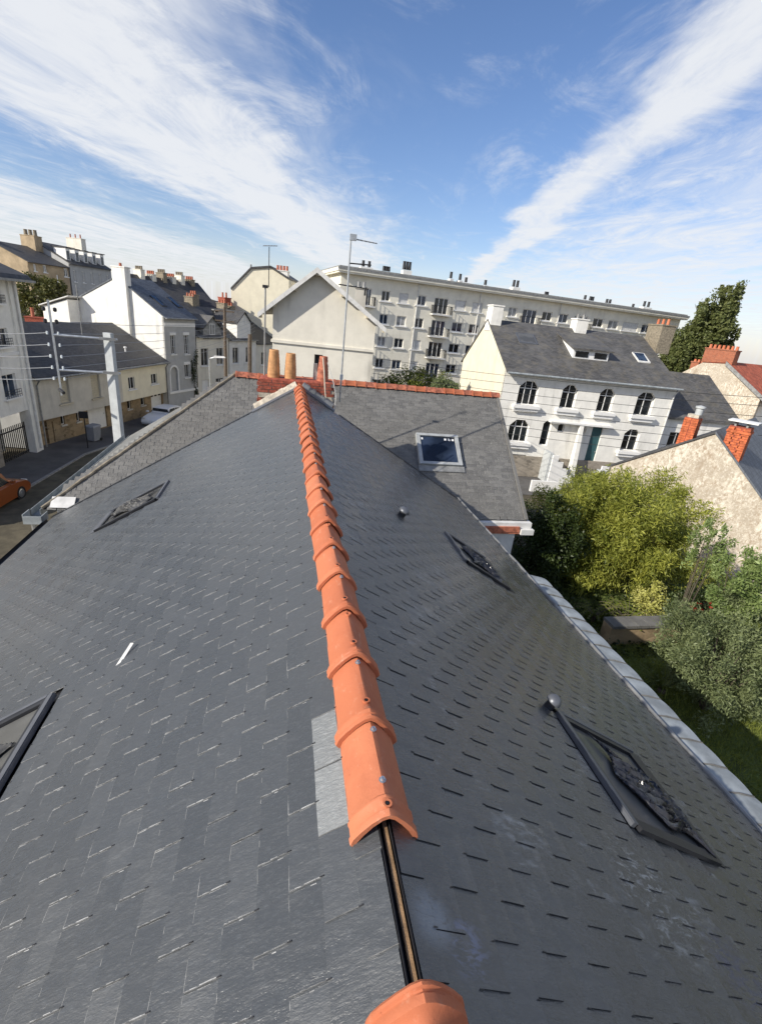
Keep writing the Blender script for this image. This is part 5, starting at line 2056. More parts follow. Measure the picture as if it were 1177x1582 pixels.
m.hexa([(a[0], -.16, a[2] - .1), (b[0] + dx * .3, -.16, b[2] + dz * .3 - .1), (b[0] + dx * .3, -.02, b[2] + dz * .3 - .1), (a[0], -.02, a[2] - .1),
        (a[0], -.16, a[2] + .22), (b[0] + dx * .3, -.16, b[2] + dz * .3 + .22), (b[0] + dx * .3, -.102, b[2] + dz * .3 + .22), (a[0], -.102, a[2] + .22)])
m.build('verge', 'zinc_dull', fr_)
m = MB()
c0, c1_ = ring[4], ring[5]
m.hexa([(a[0], 0, a[2] + .04), (c0[0], 0, c0[2] + .04), (c0[0] - 1.6, 9, c0[2] - 2.0), (a[0] - .5, 9, a[2] + .04), (a[0], 0, a[2] + .10), (c0[0], 0, c0[2] + .10), (c0[0] - 1.6, 9, c0[2] - 1.9), (a[0] - .5, 9, a[2] + .12)])
m.build('roof', 'roof_red', fr_)
x0, x1 = FR.px(1086, 548)[0], FR.px(1134, 551)[0]
zt_ = FR.px(1110, 540)[1]
chimney(fr_, x0, x1, .05, .75, ring[3][2] - .3, zt_, 'brick_far', 7, 'terracotta', .3, potr=.12)
x0 = FR.px(1072, 562)[0]
chimney(fr_, x0 - .3, x0 + .35, .05, .5, ring[5][2], FR.px(1075, 560)[1], 'brick_far', 2, 'terracotta', .2)
MB().box(p1[0], W, 8.7, 9, 0, p1[1]).build('rear_wall', 'plaster_white', fr_)
MB().box(W - .3, W, .3, 8.7, 0, p3[1]).build('side_wall', 'plaster_white', fr_)

# rough rendered gable with two brick stacks, nearer
PL = at_dist(1105, 668, 21)
FL = Facade(PL, 146)
lv, rv = FL.px(945, 720), FL.px(1177, 772)
pkz = FL.px(1105, 670)[1]
XLs = lv[0]
FL = Facade(FL.world(XLs, 0, 0), 146)
fl_ = froot('roughcast_gable_house', 'stained roughcast gable wall above the bamboo with two orange brick chimney stacks', 'house', FL)
pk = FL.px(1105, 670)
lv, rv = FL.px(945, 720), FL.px(1177, 772)
sr_ = (rv[1] - pk[1]) / (rv[0] - pk[0])
XE = pk[0] + 4.2
ring = [(0, 0, 0), (XE, 0, 0), (XE, 0, pk[1] + sr_ * 4.2), (pk[0], 0, pk[1]), (0, 0, lv[1])]
m = MB()
m.prism(ring, (0, 8, 0))
m.build('wall', 'roughcast', fl_)
sl_ = (pk[1] - lv[1]) / pk[0]
m = MB()
m.hexa([(-.15, -.06, lv[1] - .15 * sl_ + .01), (pk[0], -.06, pk[1] + .01), (pk[0], 8, pk[1] + .01), (-.15, 8, lv[1] - .15 * sl_ + .01),
        (-.15, -.06, lv[1] - .15 * sl_ + .09), (pk[0], -.06, pk[1] + .09), (pk[0], 8, pk[1] + .09), (-.15, 8, lv[1] - .15 * sl_ + .09)])
m.build('roof', 'roof_dark', fl_)
m = MB()
m.hexa([(pk[0], -.06, pk[1] + .012), (XE + .2, -.06, pk[1] + sr_ * 4.4 + .01), (XE + .2, 8, pk[1] + sr_ * 4.4 + .01), (pk[0], 8, pk[1] + .012),
        (pk[0], -.06, pk[1] + .092), (XE + .2, -.06, pk[1] + sr_ * 4.4 + .09), (XE + .2, 8, pk[1] + sr_ * 4.4 + .09), (pk[0], 8, pk[1] + .092)])
m.build('roof', 'roof_blue', fl_)
a0, a1 = FL.px(1044, 690)[0], FL.px(1062, 690)[0]
zt1 = FL.px(1065, 645)[1]
bl, bs = .21, .06


def brick_chimney(x0, x1, y0, y1, z0, z1):
    m = MB()
    m.box(x0 + .012, x1 - .012, y0 + .012, y1 - .012, z0, z1)
    c = m.build('chimney', 'brick_red', fl_)
    n = 0
    z = z0 + .034
    while z < z1:
        for fx in (0, 1):
            L_ = (x1 - x0) if fx else (y1 - y0)
            k = max(2, round(L_ / .225))
            w_ = L_ / k
            for j in range(k):
                a = (j + .5) * w_ + (w_ * .25 if n % 2 else -w_ * .25) * (.9 if 0 < j < k - 1 else .1)
                for s_ in (0, 1):
                    if fx:
                        link('brick', PROT['b'], c, (x0 + a, (y0 + .05) if s_ == 0 else (y1 - .05), z), (0, 0, 0))
                    elif s_ == 0:
                        link('brick', PROT['b'], c, (x0 + .05, y0 + a, z), (0, 0, math.pi / 2))
                    else:
                        link('brick', PROT['b'], c, (x1 - .05, y0 + a, z), (0, 0, math.pi / 2))
        z += .085
        n += 1
    return c


PROT['b'] = MB().box(-.104, .104, -.0505, .0505, -.036, .036).mesh('brick', 'brick_near')
c1 = brick_chimney(a0 - .05, a1 + .05, .05, .62, FL.px(1050, 700)[1] - .2, zt1)
MB().box(a0 + .0, a1 + .0, .12, .5, zt1 + .002, zt1 + .12).build('chimney_cap', 'mortar_pale', c1)
MB().lathe(((a0 + a1) / 2 + .1, .35, zt1 + .122), [(.13, 0), (.13, .22), (.17, .24), (.17, .30), (.02, .34)], 10).build('chimney_pot', 'concrete', c1, True)
b0, b1 = FL.px(1114, 690)[0], FL.px(1150, 690)[0]
zt2 = FL.px(1145, 660)[1]
zb2 = FL.px(1125, 712)[1]
c2 = brick_chimney(b0, b1, .02, .66, zb2 - .6, zt2)
MB().box(b0 - .03, b1 + .03, -.01, .69, zt2 - .22, zt2 - .14).build('string_course', 'brick_near', c2)
for xx in (b0 + .15, b1 - .15):
    MB().box(xx - .03, xx + .03, .1, .5, zt2, zt2 + .16).build('cowl_foot', 'zinc_dull', c2)
MB().box(b0 - .08, b1 + .15, -.05, .68, zt2 + .162, zt2 + .20).build('cowl_plate', 'white_paint', c2)

# ------------------------------------------------------------------ far upper left
FE = Facade(at_dist(45, 420, 92), 22)
fe = froot('brown_stone_house', 'tall brown stone building on the hill at upper left', 'house', FE)
zb0 = 8.5
ze = FE.px(45, 404)[1]
We = FE.px(106, 420)[0]
zr = FE.px(25, 378, 6)[1]
De = 12
hs = [FE.rect(51, 407, 57, 419), FE.rect(66, 409, 73, 421), FE.rect(98, 414, 106, 428), FE.rect(87, 424, 92, 438)]
gable_body(fe, We, De, ze, zr, 6, ze, 'plaster_brown', 'plaster_brown', hs)
gable_roof(fe, We, De, ze, zr, 6, ze, 'roof_dark', .3, .1)
for h in hs:
    window(fe, h, lights=2, bar=.12)
chimney(fe, .0, .8, 5, 8, zr - 1.5, zr + .5, 'plaster_brown', 3, 'terracotta_old', .3, along='y')
chimney(fe, We - .9, We + .5, 4.5, 7.0, zr - 2.5, zr + 1.6, 'plaster_brown', 3, 'mortar_lichen', .8, along='y', potr=.28)
FE2 = Facade(FE.world(We + .3, 0, 0), 24)
fe2 = froot('white_dormered_terrace', 'long white building with dark roof and a row of dormers at upper left', 'building', FE2)
ze = FE2.px(112, 407)[1]
W2 = FE2.px(172, 424)[0]
zr = FE2.px(110, 383, 6)[1]
q5 = W2 / 5
hs = [(q5 * k + q5 * .35, q5 * k + q5 * .62, ze - 2.6, ze - .9) for k in range(5)] + [(q5 * k + q5 * .35, q5 * k + q5 * .62, ze - 5.6, ze - 3.9) for k in range(5)]
gable_body(fe2, W2, 12, ze, zr, 6, ze, 'plaster_grey', None, hs)
gable_roof(fe2, W2, 12, ze, zr, 6, ze, 'roof_dark', .4, .1)
for h in hs:
    window(fe2, h, bar=.1)
for k in range(5):
    x = q5 * k + q5 * .28
    dw = q5 * .45
    zz = on_slope(ze, zr, 6, 1.2)
    d_ = MB().box(x, x + dw, .8, 3, zz - .6, zz + 1.5).build('dormer', 'white_paint', fe2)
    MB().box(x + dw * .2, x + dw * .8, .76, .798, zz - .1, zz + 1.1).build('pane', 'glass_sky', d_)
    MB().box(x - .12, x + dw + .12, .6, 3.4, zz + 1.502, zz + 1.62).build('dormer_roof', 'roof_dark', d_)
chimney(fe2, W2 - 1, W2, 4.5, 7.5, zr - 1, zr + 1.6, 'plaster_ivory', 3, 'terracotta_old', .6, along='y')
# white shed gable and brick stack in front of the brown building
FS = Facade(at_dist(24, 478, 68), 60)
fs = froot('white_shed', 'small white shed gable below the brown stone building', 'shed', FS)
a, b, pkx = FS.px(24, 490), FS.px(45, 492), FS.px(37, 461)
W = b[0]
m = MB()
m.prism([(0, 0, 0), (W, 0, 0), (W, 0, pkx[1] - 1.6), (pkx[0], 0, pkx[1]), (0, 0, pkx[1] - 1.4)], (0, 5, 0))
m.build('wall', 'plaster_grey', fs)
m = MB()
m.hexa([(pkx[0], -.1, pkx[1] + .02), (-.3, -.1, pkx[1] - 1.6), (-.3, 5, pkx[1] - 1.6), (pkx[0], 5, pkx[1] + .02), (pkx[0], -.1, pkx[1] + .12), (-.3, -.1, pkx[1] - 1.5), (-.3, 5, pkx[1] - 1.5), (pkx[0], 5, pkx[1] + .12)])
m.build('roof', 'white_paint', fs)
P = at_dist(61, 490, 60)
fk = root('brick_outhouse', 'red brick chimney stack showing behind the dark slate ridge under the tree', 'chimney', (P[0], P[1], G))
zt_ = at_dist(61, 486, 60)[2] - G
chimney(fk, -1.1, 1.1, -.5, .5, 0, zt_ - .3, 'brick_red', 2, 'terracotta_old', .8, potr=.16)

# roofs with many chimneys in the gap
FF = Facade(at_dist(216, 440, 78), 48)
ff = froot('many_chimneyed_terrace', 'distant terrace with a crowd of chimney pots left of the blank cream gable', 'building', FF)
W = FF.px(335, 455)[0]
zr = FF.px(262, 432, 5)[1]
ze = zr - 3.2
gable_body(ff, W, 10, ze, zr, 5, ze, 'plaster_white', None, [(x, x + 1.1, ze - 2.3, ze - .6) for x in np.linspace(3, W - 3, 7)])
gable_roof(ff, W, 10, ze, zr, 5, ze, 'roof_dark', .4, .1)
for x in np.linspace(3, W - 3, 7):
    window(ff, (x, x + 1.1, ze - 2.3, ze - .6), bar=.1)
for k, t_ in enumerate((.02, .2, .34, .48, .6, .72, .86)):
    chimney(ff, W * t_, W * t_ + .6, 4.0, 6.0, zr - 1.2, zr + .35 + .4 * (k % 2), 'plaster_ivory' if k % 3 else 'mortar_lichen', 4, 'mortar_lichen' if k % 2 else 'terracotta_old', .45, along='y', potr=.14)
FF2 = Facade(at_dist(318, 500, 56), 62)
ff2 = froot('mansard_row_house', 'dark mansard roof with small dormer windows above the narrow stone house', 'house', FF2)
W = FF2.px(372, 500)[0]
zr = FF2.px(330, 466, 4)[1]
ze = zr - 3.0
gable_body(ff2, W, 9, ze, zr, 4.5, ze, 'plaster_ivory', 'rubble_stone', [(1, 2, ze - 2.2, ze - .6), (3.2, 4.2, ze - 2.2, ze - .6)])
gable_roof(ff2, W, 9, ze, zr, 4.5, ze, 'roof_dark', .3, .1)
window(ff2, (1, 2, ze - 2.2, ze - .6))
window(ff2, (3.2, 4.2, ze - 2.2, ze - .6))
zz = on_slope(ze, zr, 4.5, 1.0)
d_ = MB().box(1.2, 4.6, .6, 3.4, zz - .4, zz + 1.4).build('dormer', 'white_dirty', ff2)
for k in range(3):
    MB().box(1.4 + k * 1.05, 2.2 + k * 1.05, .56, .598, zz + .1, zz + 1.1).build('pane', 'glass_sky', d_)
MB().box(1.0, 4.8, .3, 3.8, zz + 1.402, zz + 1.52).build('dormer_roof', 'zinc_dull', d_)
chimney(ff2, .0, .6, 3.4, 5.2, zr - 1, zr + .45, 'mortar_lichen', 3, 'terracotta_old', .35, along='y')
chimney(ff2, W - .5, W + .2, 3, 5.0, zr - 1.5, zr + .5, 'brick_red', 2, 'terracotta_old', .5, along='y')


# ------------------------------------------------------------------ vegetation
def unit(v):
    return v / (np.linalg.norm(v, axis=-1, keepdims=True) + 1e-9)


def leaves(centers, size, aspect=0.4, droop=0.3, seed=1, out=None, spread=.9):
    """(n,4,3) leaf quads at centres"""
    r_ = np.random.default_rng(seed)
    n = len(centers)
    d = r_.normal(0, 1, (n, 3))
    if out is not None:
        d = d * spread + out
    d[:, 2] -= droop
    d = unit(d)
    s = unit(np.cross(d, r_.normal(0, 1, (n, 3))))
    L_ = size * r_.uniform(.45, 1.6, (n, 1))
    w = L_ * aspect
    c = centers
    return np.stack([c - d * L_ * .5, c + s * w * .5, c + d * L_ * .5, c - s * w * .5], axis=1)


def clumpy(n, center, radii, seed, clumps=40, csize=.28, hollow=.55, bottom=-1.0):
    """points in lumps scattered over an ellipsoid's outer volume"""
    r_ = np.random.default_rng(seed)
    d = unit(r_.normal(0, 1, (clumps * 3, 3)))
    d = d[d[:, 2] > bottom][:clumps]
    lump = np.array([[mnoise.noise(Vector((v[0] * 1.9 + seed, v[1] * 1.9, v[2] * 1.9)))] for v in d])
    rad = r_.uniform(hollow, 1.0, (len(d), 1)) * (1 + .55 * lump)
    cc = d * rad
    k = r_.integers(0, len(cc), n)
    sz = r_.uniform(.6, 1.3, (len(cc), 1))[k] * csize
    p = cc[k] + np.clip(r_.normal(0, 1, (n, 3)), -1.7, 1.7) * sz * .55
    return np.array(center) + p * np.array(radii), unit(p)


def bush(name, label, cat, base, centre_h, radii, n, leaf, mat, seed, clumps=40, csize=.3, aspect=.4, droop=.2, stems=6, stemmat='bark', group=None, hollow=.5, extra=None, upright=0.0, crown='foliage', thick=1.0):
    r_ = root(name, label, cat, base, 0, group)
    pts, out = clumpy(n, (0, 0, centre_h), radii, seed, clumps, csize, hollow)
    keep = pts[:, 2] > .03
    pts, out = pts[keep], out[keep].copy()
    out[:, 2] += upright
    quads(crown, leaves(pts, leaf, aspect, droop, seed, out * .8), mat, r_)
    rr = random.Random(seed)
    m = MB()
    for k in range(stems):
        a = rr.uniform(0, 6.28)
        q_ = rr.uniform(.2, .75)
        t0 = np.array((.12 * radii[0] * math.cos(a) * rr.random(), .12 * radii[1] * math.sin(a), 0))
        t2 = np.array((radii[0] * q_ * math.cos(a), radii[1] * q_ * math.sin(a), centre_h + radii[2] * rr.uniform(-.1, .6)))
        m.tube([t0, t0 * .4 + t2 * .5 + np.array((0, 0, .12 * centre_h)), t2], [thick * (.02 + .008 * centre_h), thick * (.014 + .005 * centre_h), .005], 5)
    m.build('stems', stemmat, r_)
    return r_


gp = lambda x, y: on_z(x, y, G)
K = (1.37 - G2) / (1.37 - G)


def bush_at(name, label, cat, px, py, d, rx, rz, n, leaf, mat, seed, clumps, csize, aspect=.3, droop=.2, stems=8, stemmat='bark', **kw):
    """a plant whose crown centre is seen at (px, py), d metres off, rooted in the terrace; rx, rz are its half sizes in photo pixels"""
    if d is None:                              # distance from where its foot meets the ground
        f_ = on_z(px, py + rz * .92, G2)
        d = math.hypot(f_[0] - CAM[0], f_[1] - CAM[1])
    p = at_dist(px, py, d)
    ppm = FPX / -(CM.T @ (p - CAM))[2]
    R_, Z_ = rx / ppm, rz / ppm
    return bush(name, label, cat, (p[0], p[1], G2), max(.2, p[2] - G2), (R_, R_, Z_), n, leaf, mat, seed, clumps, csize, aspect, droop, stems, stemmat, **kw), p


bush_at('bamboo_thicket', 'large yellow-green bamboo thicket in the garden below the roughcast gable', 'bamboo', 968, 826, None, 100, 88, 90000, .11, 'leaf_bamboo', 21, 190, .19, .20, .5, 26, 'bamboo_cane', hollow=.45)
bush_at('bamboo_clump', 'darker bamboo clump left of the large thicket, half in shade', 'bamboo', 888, 815, None, 58, 84, 36000, .105, 'leaf_bamboo', 22, 90, .2, .18, .5, 14, 'bamboo_cane')
bush_at('dark_hedge', 'dark green hedge in shade beside the white end wall', 'hedge', 846, 838, None, 48, 78, 20000, .07, 'leaf_dark', 23, 80, .25, .5, .1, 8)
ph = at_dist(862, 765, 24)
bush('garden_hedge', 'dark clipped hedge along the path before the white villa', 'hedge', (ph[0], ph[1], G), 1.1, (2.6, 1.4, 1.5), 12000, .10, 'leaf_dark', 24, 60, .25, .5, .1, 6)
pv = at_dist(930, 712, 30)
bush('porch_shrub', 'green shrub by the white villa front steps', 'shrub', (pv[0], pv[1], G), 1.3, (1.3, 1.0, 1.5), 5000, .14, 'leaf_fern', 25, 30, .3, .4, .2, 6)
bush_at('golden_shrub', 'small bright yellow-leaved shrub at the foot of the bamboo', 'shrub', 1001, 930, None, 30, 28, 2600, .06, 'leaf_yellow', 26, 30, .3, .55, .2, 7, hollow=.3, thick=.4)
for k, (x, y, d, s_) in enumerate(((915, 940, 13.0, .5), (965, 948, 13.3, .55), (945, 940, 13.5, .5))):
    p = on_z(x, y + 22, G2)
    r_ = root('fern_clump', ['arching green fern nearest the shaded eaves', 'bushy fern right beside the golden shrub', 'fern between two others below the bamboo'][k], 'fern', (p[0], p[1], G2), 0, 'ferns below the bamboo')
    rr = np.random.default_rng(60 + k)
    zc = .25
    Q = []
    m = MB()
    for j in range(16):
        a = rr.uniform(0, 6.28)
        L_ = s_ * rr.uniform(.8, 1.4)
        pts = [np.array((math.cos(a) * L_ * t_, math.sin(a) * L_ * t_, zc * .72 + .45 * math.sin(t_ * 2.2) * L_)) for t_ in np.linspace(0.05, 1, 9)]
        m.tube(pts, .006, 4)
        pt = np.array(pts)
        for i in range(1, 9):
            e = np.array((-math.sin(a), math.cos(a), -.15))
            for sg in (-1, 1):
                w_ = .11 * (1.15 - i / 9)
                c = pt[i] + e * sg * w_ * np.array((1, 1, sg))
                dd = unit((pt[i] - pt[i - 1])[None])[0] * .022
                Q.append([pt[i] - dd, pt[i] + dd, c + dd * .3, c - dd * .3])
    quads('fronds', np.array(Q), 'leaf_fern', r_)
    m.tube([(0, 0, 0), (0, 0, zc * .75)], .05, 6)
    m.build('stems', 'bark', r_)
bush_at('olive_green_shrub', 'broad grey-green shrub overhanging the lawn at the right edge', 'shrub', 1112, 1026, None, 84, 88, 42000, .058, 'leaf_olive', 31, 130, .2, .30, .1, 16, upright=.4)
bush_at('climbing_shrub', 'tall leafy shrub with upright shoots against the roughcast wall', 'shrub', 1150, 908, 11.0, 44, 66, 9000, .075, 'leaf_climber', 32, 60, .2, .35, .1, 12, upright=.8, thick=.4)
bush_at('tendril_climber', 'loose climber shoots between the bamboo and the roughcast wall', 'climber', 1092, 850, 12.0, 30, 48, 2200, .07, 'leaf_climber', 33, 30, .2, .35, .1, 10, upright=.9, thick=.3)
fl0, p = bush_at('red_flower_bush', 'low bush with a few red blooms right of the golden shrub', 'flower bush', 1062, 940, None, 40, 34, 4200, .06, 'leaf_dark', 34, 30, .3, .45, .1, 6)
bl_me = MB().lathe((0, 0, 0), [(.01, -.03), (.05, 0), (.06, .02), (.03, .035)], 7).mesh('bloom', 'petal_red', True)
for k in range(9):
    zq = max(.5, p[2] - G2) + random.uniform(.0, .32)
    link('bloom', bl_me, fl0, (random.uniform(-.1, .35), random.uniform(-.35, .0), zq))
# low garden wall
w0 = on_z(946, 968, G2 + .55)
w1 = on_z(1022, 966, G2 + .55)
d = w1 - w0
L_ = math.hypot(d[0], d[1])
gw = root('garden_wall', 'low stone garden wall below the golden shrub', 'wall', (w0[0], w0[1], G2), math.atan2(d[1], d[0]))
zt_ = w0[2] - G2 - .05
MB().box(0, L_ + .6, 0, .3, 0, zt_).build('wall_body', 'rubble_stone', gw)
for k in range(6):
    a = k * (L_ + .6) / 6
    MB().box(a + .008, a + (L_ + .6) / 6 - .008, -.04, .34, zt_ + .002, zt_ + .07).build('coping_stone', 'concrete_dark', gw)
# palm-like grass tuft in the shade
p = on_z(1020, 1072, G2)
tf = root('spiky_plant', 'spiky rosette plant in the shade beside the zinc eaves', 'plant', (p[0], p[1], G2))
Q = []
rr = np.random.default_rng(5)
hz_ = .12
for k in range(46):
    a = rr.uniform(0, 6.28)
    L_ = rr.uniform(.45, .8)
    pr = [np.array((math.cos(a) * L_ * t_, math.sin(a) * L_ * t_, hz_ * .9 + .5 * L_ * math.sin(2.3 * t_))) for t_ in (0.02, .35, .7, 1)]
    e = np.array((-math.sin(a), math.cos(a), 0)) * .018
    for i in range(3):
        Q.append([pr[i] - e * (1 - i / 3.3), pr[i] + e * (1 - i / 3.3), pr[i + 1] + e * (1 - (i + 1) / 3.3), pr[i + 1] - e * (1 - (i + 1) / 3.3)])
quads('leaf_rosette', np.array(Q), 'leaf_fern', tf)
MB().tube([(0, 0, 0), (0, 0, hz_)], [.09, .07], 7).build('trunk', 'bark', tf, True)
# dark ground cover between the house and the bamboo
rr = np.random.default_rng(78)
n = 16000
cx_, cy_ = rr.uniform(4.6, 12.5, n), rr.uniform(7.2, 15.5, n)
c_ = np.stack([cx_, cy_, G2 + .04 + .16 * rr.random(n) * (1 + np.sin(cx_ * 2.1) * np.sin(cy_ * 1.7))], 1)
gc = quads('ground_cover', leaves(c_, .09, .5, -.3, 79), 'leaf_dark')
gc['kind'] = 'stuff'
tag(gc, 'dark low ground cover around the bamboo', 'ground cover')
# grass
rr = np.random.default_rng(77)
n = 80000
gx_, gy_ = rr.uniform(5.8, 12.5, n), rr.uniform(1.5, 9.0, n)
a = rr.uniform(0, 6.28, n)
hh = rr.uniform(.03, .08, n)
base = np.stack([gx_, gy_, np.full(n, G2 + .028)], 1)
e = np.stack([np.cos(a), np.sin(a), np.zeros(n)], 1) * .006
tip = base + np.stack([rr.normal(0, .035, n), rr.normal(0, .035, n), hh], 1)
go = quads('grass', np.stack([base - e, base + e, tip + e * .2, tip - e * .2], 1), 'grass_blade')
go['kind'] = 'stuff'
tag(go, 'short green grass of the garden lawn', 'grass')
# bushes behind the old ridge
for k, (x, y, d, rx, rz, mt) in enumerate(((625, 588, 34, 1.7, 1.5, 'leaf_fern'), (662, 590, 36, 1.4, 1.3, 'leaf_fern'), (688, 596, 33, 1.0, .9, 'leaf_olive'))):
    p = at_dist(x, y, d)
    bush('garden_tree', ['bright green garden tree behind the old red ridge tiles, beside the pale gable', 'middle of three green treetops above the old red ridge', 'rightmost greyish treetop above the old red ridge, near the villa'][k], 'tree', (p[0], p[1], G), p[2] - G - .3, (rx, rx, rz), 6000, .13, mt, 40 + k, 40, .3, .5, .2, 8, crown='crown')


def tree(name, label, base, top, crown_c, radii, n, leaf, mat, seed, clumps, csize, spires=None):
    r_ = root(name, label, 'tree', base)
    H_ = top - base[2]
    rr = random.Random(seed)
    m = MB()
    m.tube([(0, 0, 0), (.1, 0, H_ * .3), (.0, .1, H_ * .6), (.05, 0, H_ * .92)], [H_ * .022, H_ * .017, H_ * .010, .03], 8)
    for k in range(14):
        z = H_ * rr.uniform(.25, .7)
        a = rr.uniform(0, 6.28)
        q_ = rr.uniform(.2, .4)
        m.tube([(0, 0, z), (radii[0] * q_ * .5 * math.cos(a), radii[1] * q_ * .5 * math.sin(a), z + H_ * .09), (radii[0] * q_ * math.cos(a), radii[1] * q_ * math.sin(a), z + H_ * .2)], [H_ * .008, H_ * .005, .02], 5)
    m.build('trunk', 'bark', r_, True)
    P, O_ = [], []
    for (c, rad, frac) in (spires or [((0, 0, crown_c - base[2]), radii, 1.0)]):
        a, b = clumpy(int(n * frac), c, rad, seed + len(P), max(12, int(clumps * frac)), csize, .35)
        P.append(a)
        O_.append(b)
    pts, out = np.concatenate(P), np.concatenate(O_)
    quads('crown', leaves(pts, leaf, .55, .1, seed, out * .6), mat, r_)
    return r_


p = at_dist(1080, 545, 82)
top = at_dist(1100, 440, 82)[2]
hp_ = top - G
tree('poplar_tree', 'tall dark poplar standing beyond the villa against the sky at right', (p[0], p[1], G), top, 0, (6, 6, 9), 52000, .34, 'leaf_poplar', 51, 330, .2,
     [((-1.5, .5, hp_ * .50), (3.2, 3.4, hp_ * .30), .22), ((-.2, 0, hp_ * .70), (2.6, 2.6, hp_ * .26), .20), ((1.6, 0, hp_ * .74), (1.9, 2, hp_ * .27), .14), ((3.0, 0, hp_ * .66), (1.3, 1.3, hp_ * .25), .13),
      ((-3.9, 0, hp_ * .42), (1.9, 2, hp_ * .20), .10), ((.7, 0, hp_ * .84), (.9, .9, hp_ * .16), .06), ((-1.6, 0, hp_ * .76), (1.1, 1.1, hp_ * .18), .06), ((1.5, .3, hp_ * .45), (2.8, 3, hp_ * .25), .09)])
p = at_dist(75, 460, 66)
top = at_dist(70, 418, 66)[2]
ht = top - G
tree('hillside_tree', 'brownish green tree in front of the brown stone building at left', (p[0], p[1], G), top, 0, (4, 4, 4), 15000, .26, 'leaf_autumn', 52, 90, .27,
     [((-.6, 0, ht - 3.0), (2.9, 2.6, 3.0), .55), ((.9, 0, ht - 5.6), (2.9, 2.6, 2.8), .45)])
p = at_dist(298, 585, 49)
bush('doorstep_conifer', 'narrow dark conifer before the grey townhouse arch', 'tree', (p[0], p[1], G), 2.6, (.5, .5, 1.9), 2500, .12, 'leaf_dark', 53, 26, .3, .4, .2, 5, crown='crown')

# ------------------------------------------------------------------ street furniture
pp = at_dist(176, 600, 17.6)
ztop = at_dist(168, 514, 17.6)[2] - G
pole = root('utility_pole', 'square concrete utility pole in the street with two side arms', 'utility pole', (pp[0], pp[1], G), R(8))
m = MB()
cs, sn = math.cos(R(-28)), math.sin(R(-28))
rot2 = lambda x, y, z: (x * cs - y * sn, x * sn + y * cs, z)
m.hexa([rot2(*q_) for q_ in ((-.17, -.11, 0), (.17, -.11, 0), (.17, .11, 0), (-.17, .11, 0), (-.125, -.075, ztop), (.125, -.075, ztop), (.125, .075, ztop), (-.125, .075, ztop))])
m.build('shaft', 'concrete', pole)
za1, za2 = at_dist(140, 521, 17.6)[2] - G, at_dist(150, 574, 17.6)[2] - G
for z in (za1, za2):
    MB().tube([(.26, -.16, z), (-1.42, -.16, z)], .036, 8).build('side_arm', 'galvanised', pole, True)
    m = MB()
    m.box(-.22, .22, -.20, -.14, z - .04, z + .04)
    m.build('clamp', 'zinc_dull', pole)
bt, bb = at_dist(107, 466, 17.6)[2] - G, at_dist(124, 612, 17.6)[2] - G
MB().box(-1.445, -1.395, -.19, -.14, bb, bt).build('insulator_rack', 'galvanised', pole)
ins = []
ins_m = MB().lathe((0, 0, 0), [(.014, -.05), (.036, -.036), (.02, -.014), (.040, 0), (.02, .02), (.034, .036), (.01, .05)], 10).mesh('insulator', 'porcelain', True)
ins_d = MB().lathe((0, 0, 0), [(.02, -.06), (.05, -.04), (.05, .035), (.02, .06)], 10).mesh('insulator', 'dark_iron', True)
for k, z in enumerate(np.linspace(bt - .25, bb + .5, 7)):
    link('insulator', ins_m if k > 1 else ins_d, pole, (-1.56, -.165, z))
    link('insulator', ins_m if k > 1 else ins_d, pole, (-1.28, -.165, z))
    ins.append(z)
MB().tube([(-1.46, -.165, bb + .18), (-1.30, -.4, bb + .12)], .05, 8).build('cable_clamp', 'dark_iron', pole, True)
# thin roof mast behind it
DM = 42
p = at_dist(126, 508, DM)
FB_R = float(p[2]) - .4
mast = root('roof_mast', 'thin vertical mast standing behind the pole insulators', 'mast', (p[0], p[1], FB_R))
MB().tube([(0, 0, 0), (0, 0, at_dist(122, 440, DM)[2] - FB_R)], .03, 6).build('mast', 'zinc_dull', mast, True)
m = MB()
yagi(m, (0, 0, at_dist(122, 445, DM)[2] - FB_R), (1, .2, 0), .5, 4, .3)
m.build('yagi_head', 'zinc_dull', mast)


ORD = ['topmost', 'second from the top', 'third from the top', 'fourth from the top', 'fifth from the top', 'sixth from the top', 'seventh from the top', 'lowest']


def wire(a, b, sag, label, group, r=.012, mat='wire_black', n=14):
    a, b = np.array(a, float), np.array(b, float)
    pts = [a + (b - a) * t_ - np.array((0, 0, sag * 4 * t_ * (1 - t_))) for t_ in np.linspace(0, 1, n + 1)]
    c = pts[0]
    o = MB().tube([p - c for p in pts], r, 5).build('overhead_wire', mat, None, True)
    o.location = c
    return tag(o, label, 'wire', group)


rz = R(8)
loc = lambda x, y, z: np.array((pp[0] + x * math.cos(rz) - y * math.sin(rz), pp[1] + x * math.sin(rz) + y * math.cos(rz), G + z))
for k, z in enumerate(ins[2:]):
    wire(loc(-1.56, -.17, z), FA.world(-14, -2.2, z + .3), .35, ORD[k] + ' of the grey lines running left from the pole insulators', 'wires left of the concrete pole', .011, 'wire_grey')
for k, z in enumerate(ins[1:]):
    e = FD.world(6, -2.4, z + .2)
    wire(loc(-1.28, -.17, z), e, .5, ORD[k] + ' of the thin lines running from the pole insulators down the street', 'wires down the street', .009, 'wire_grey')
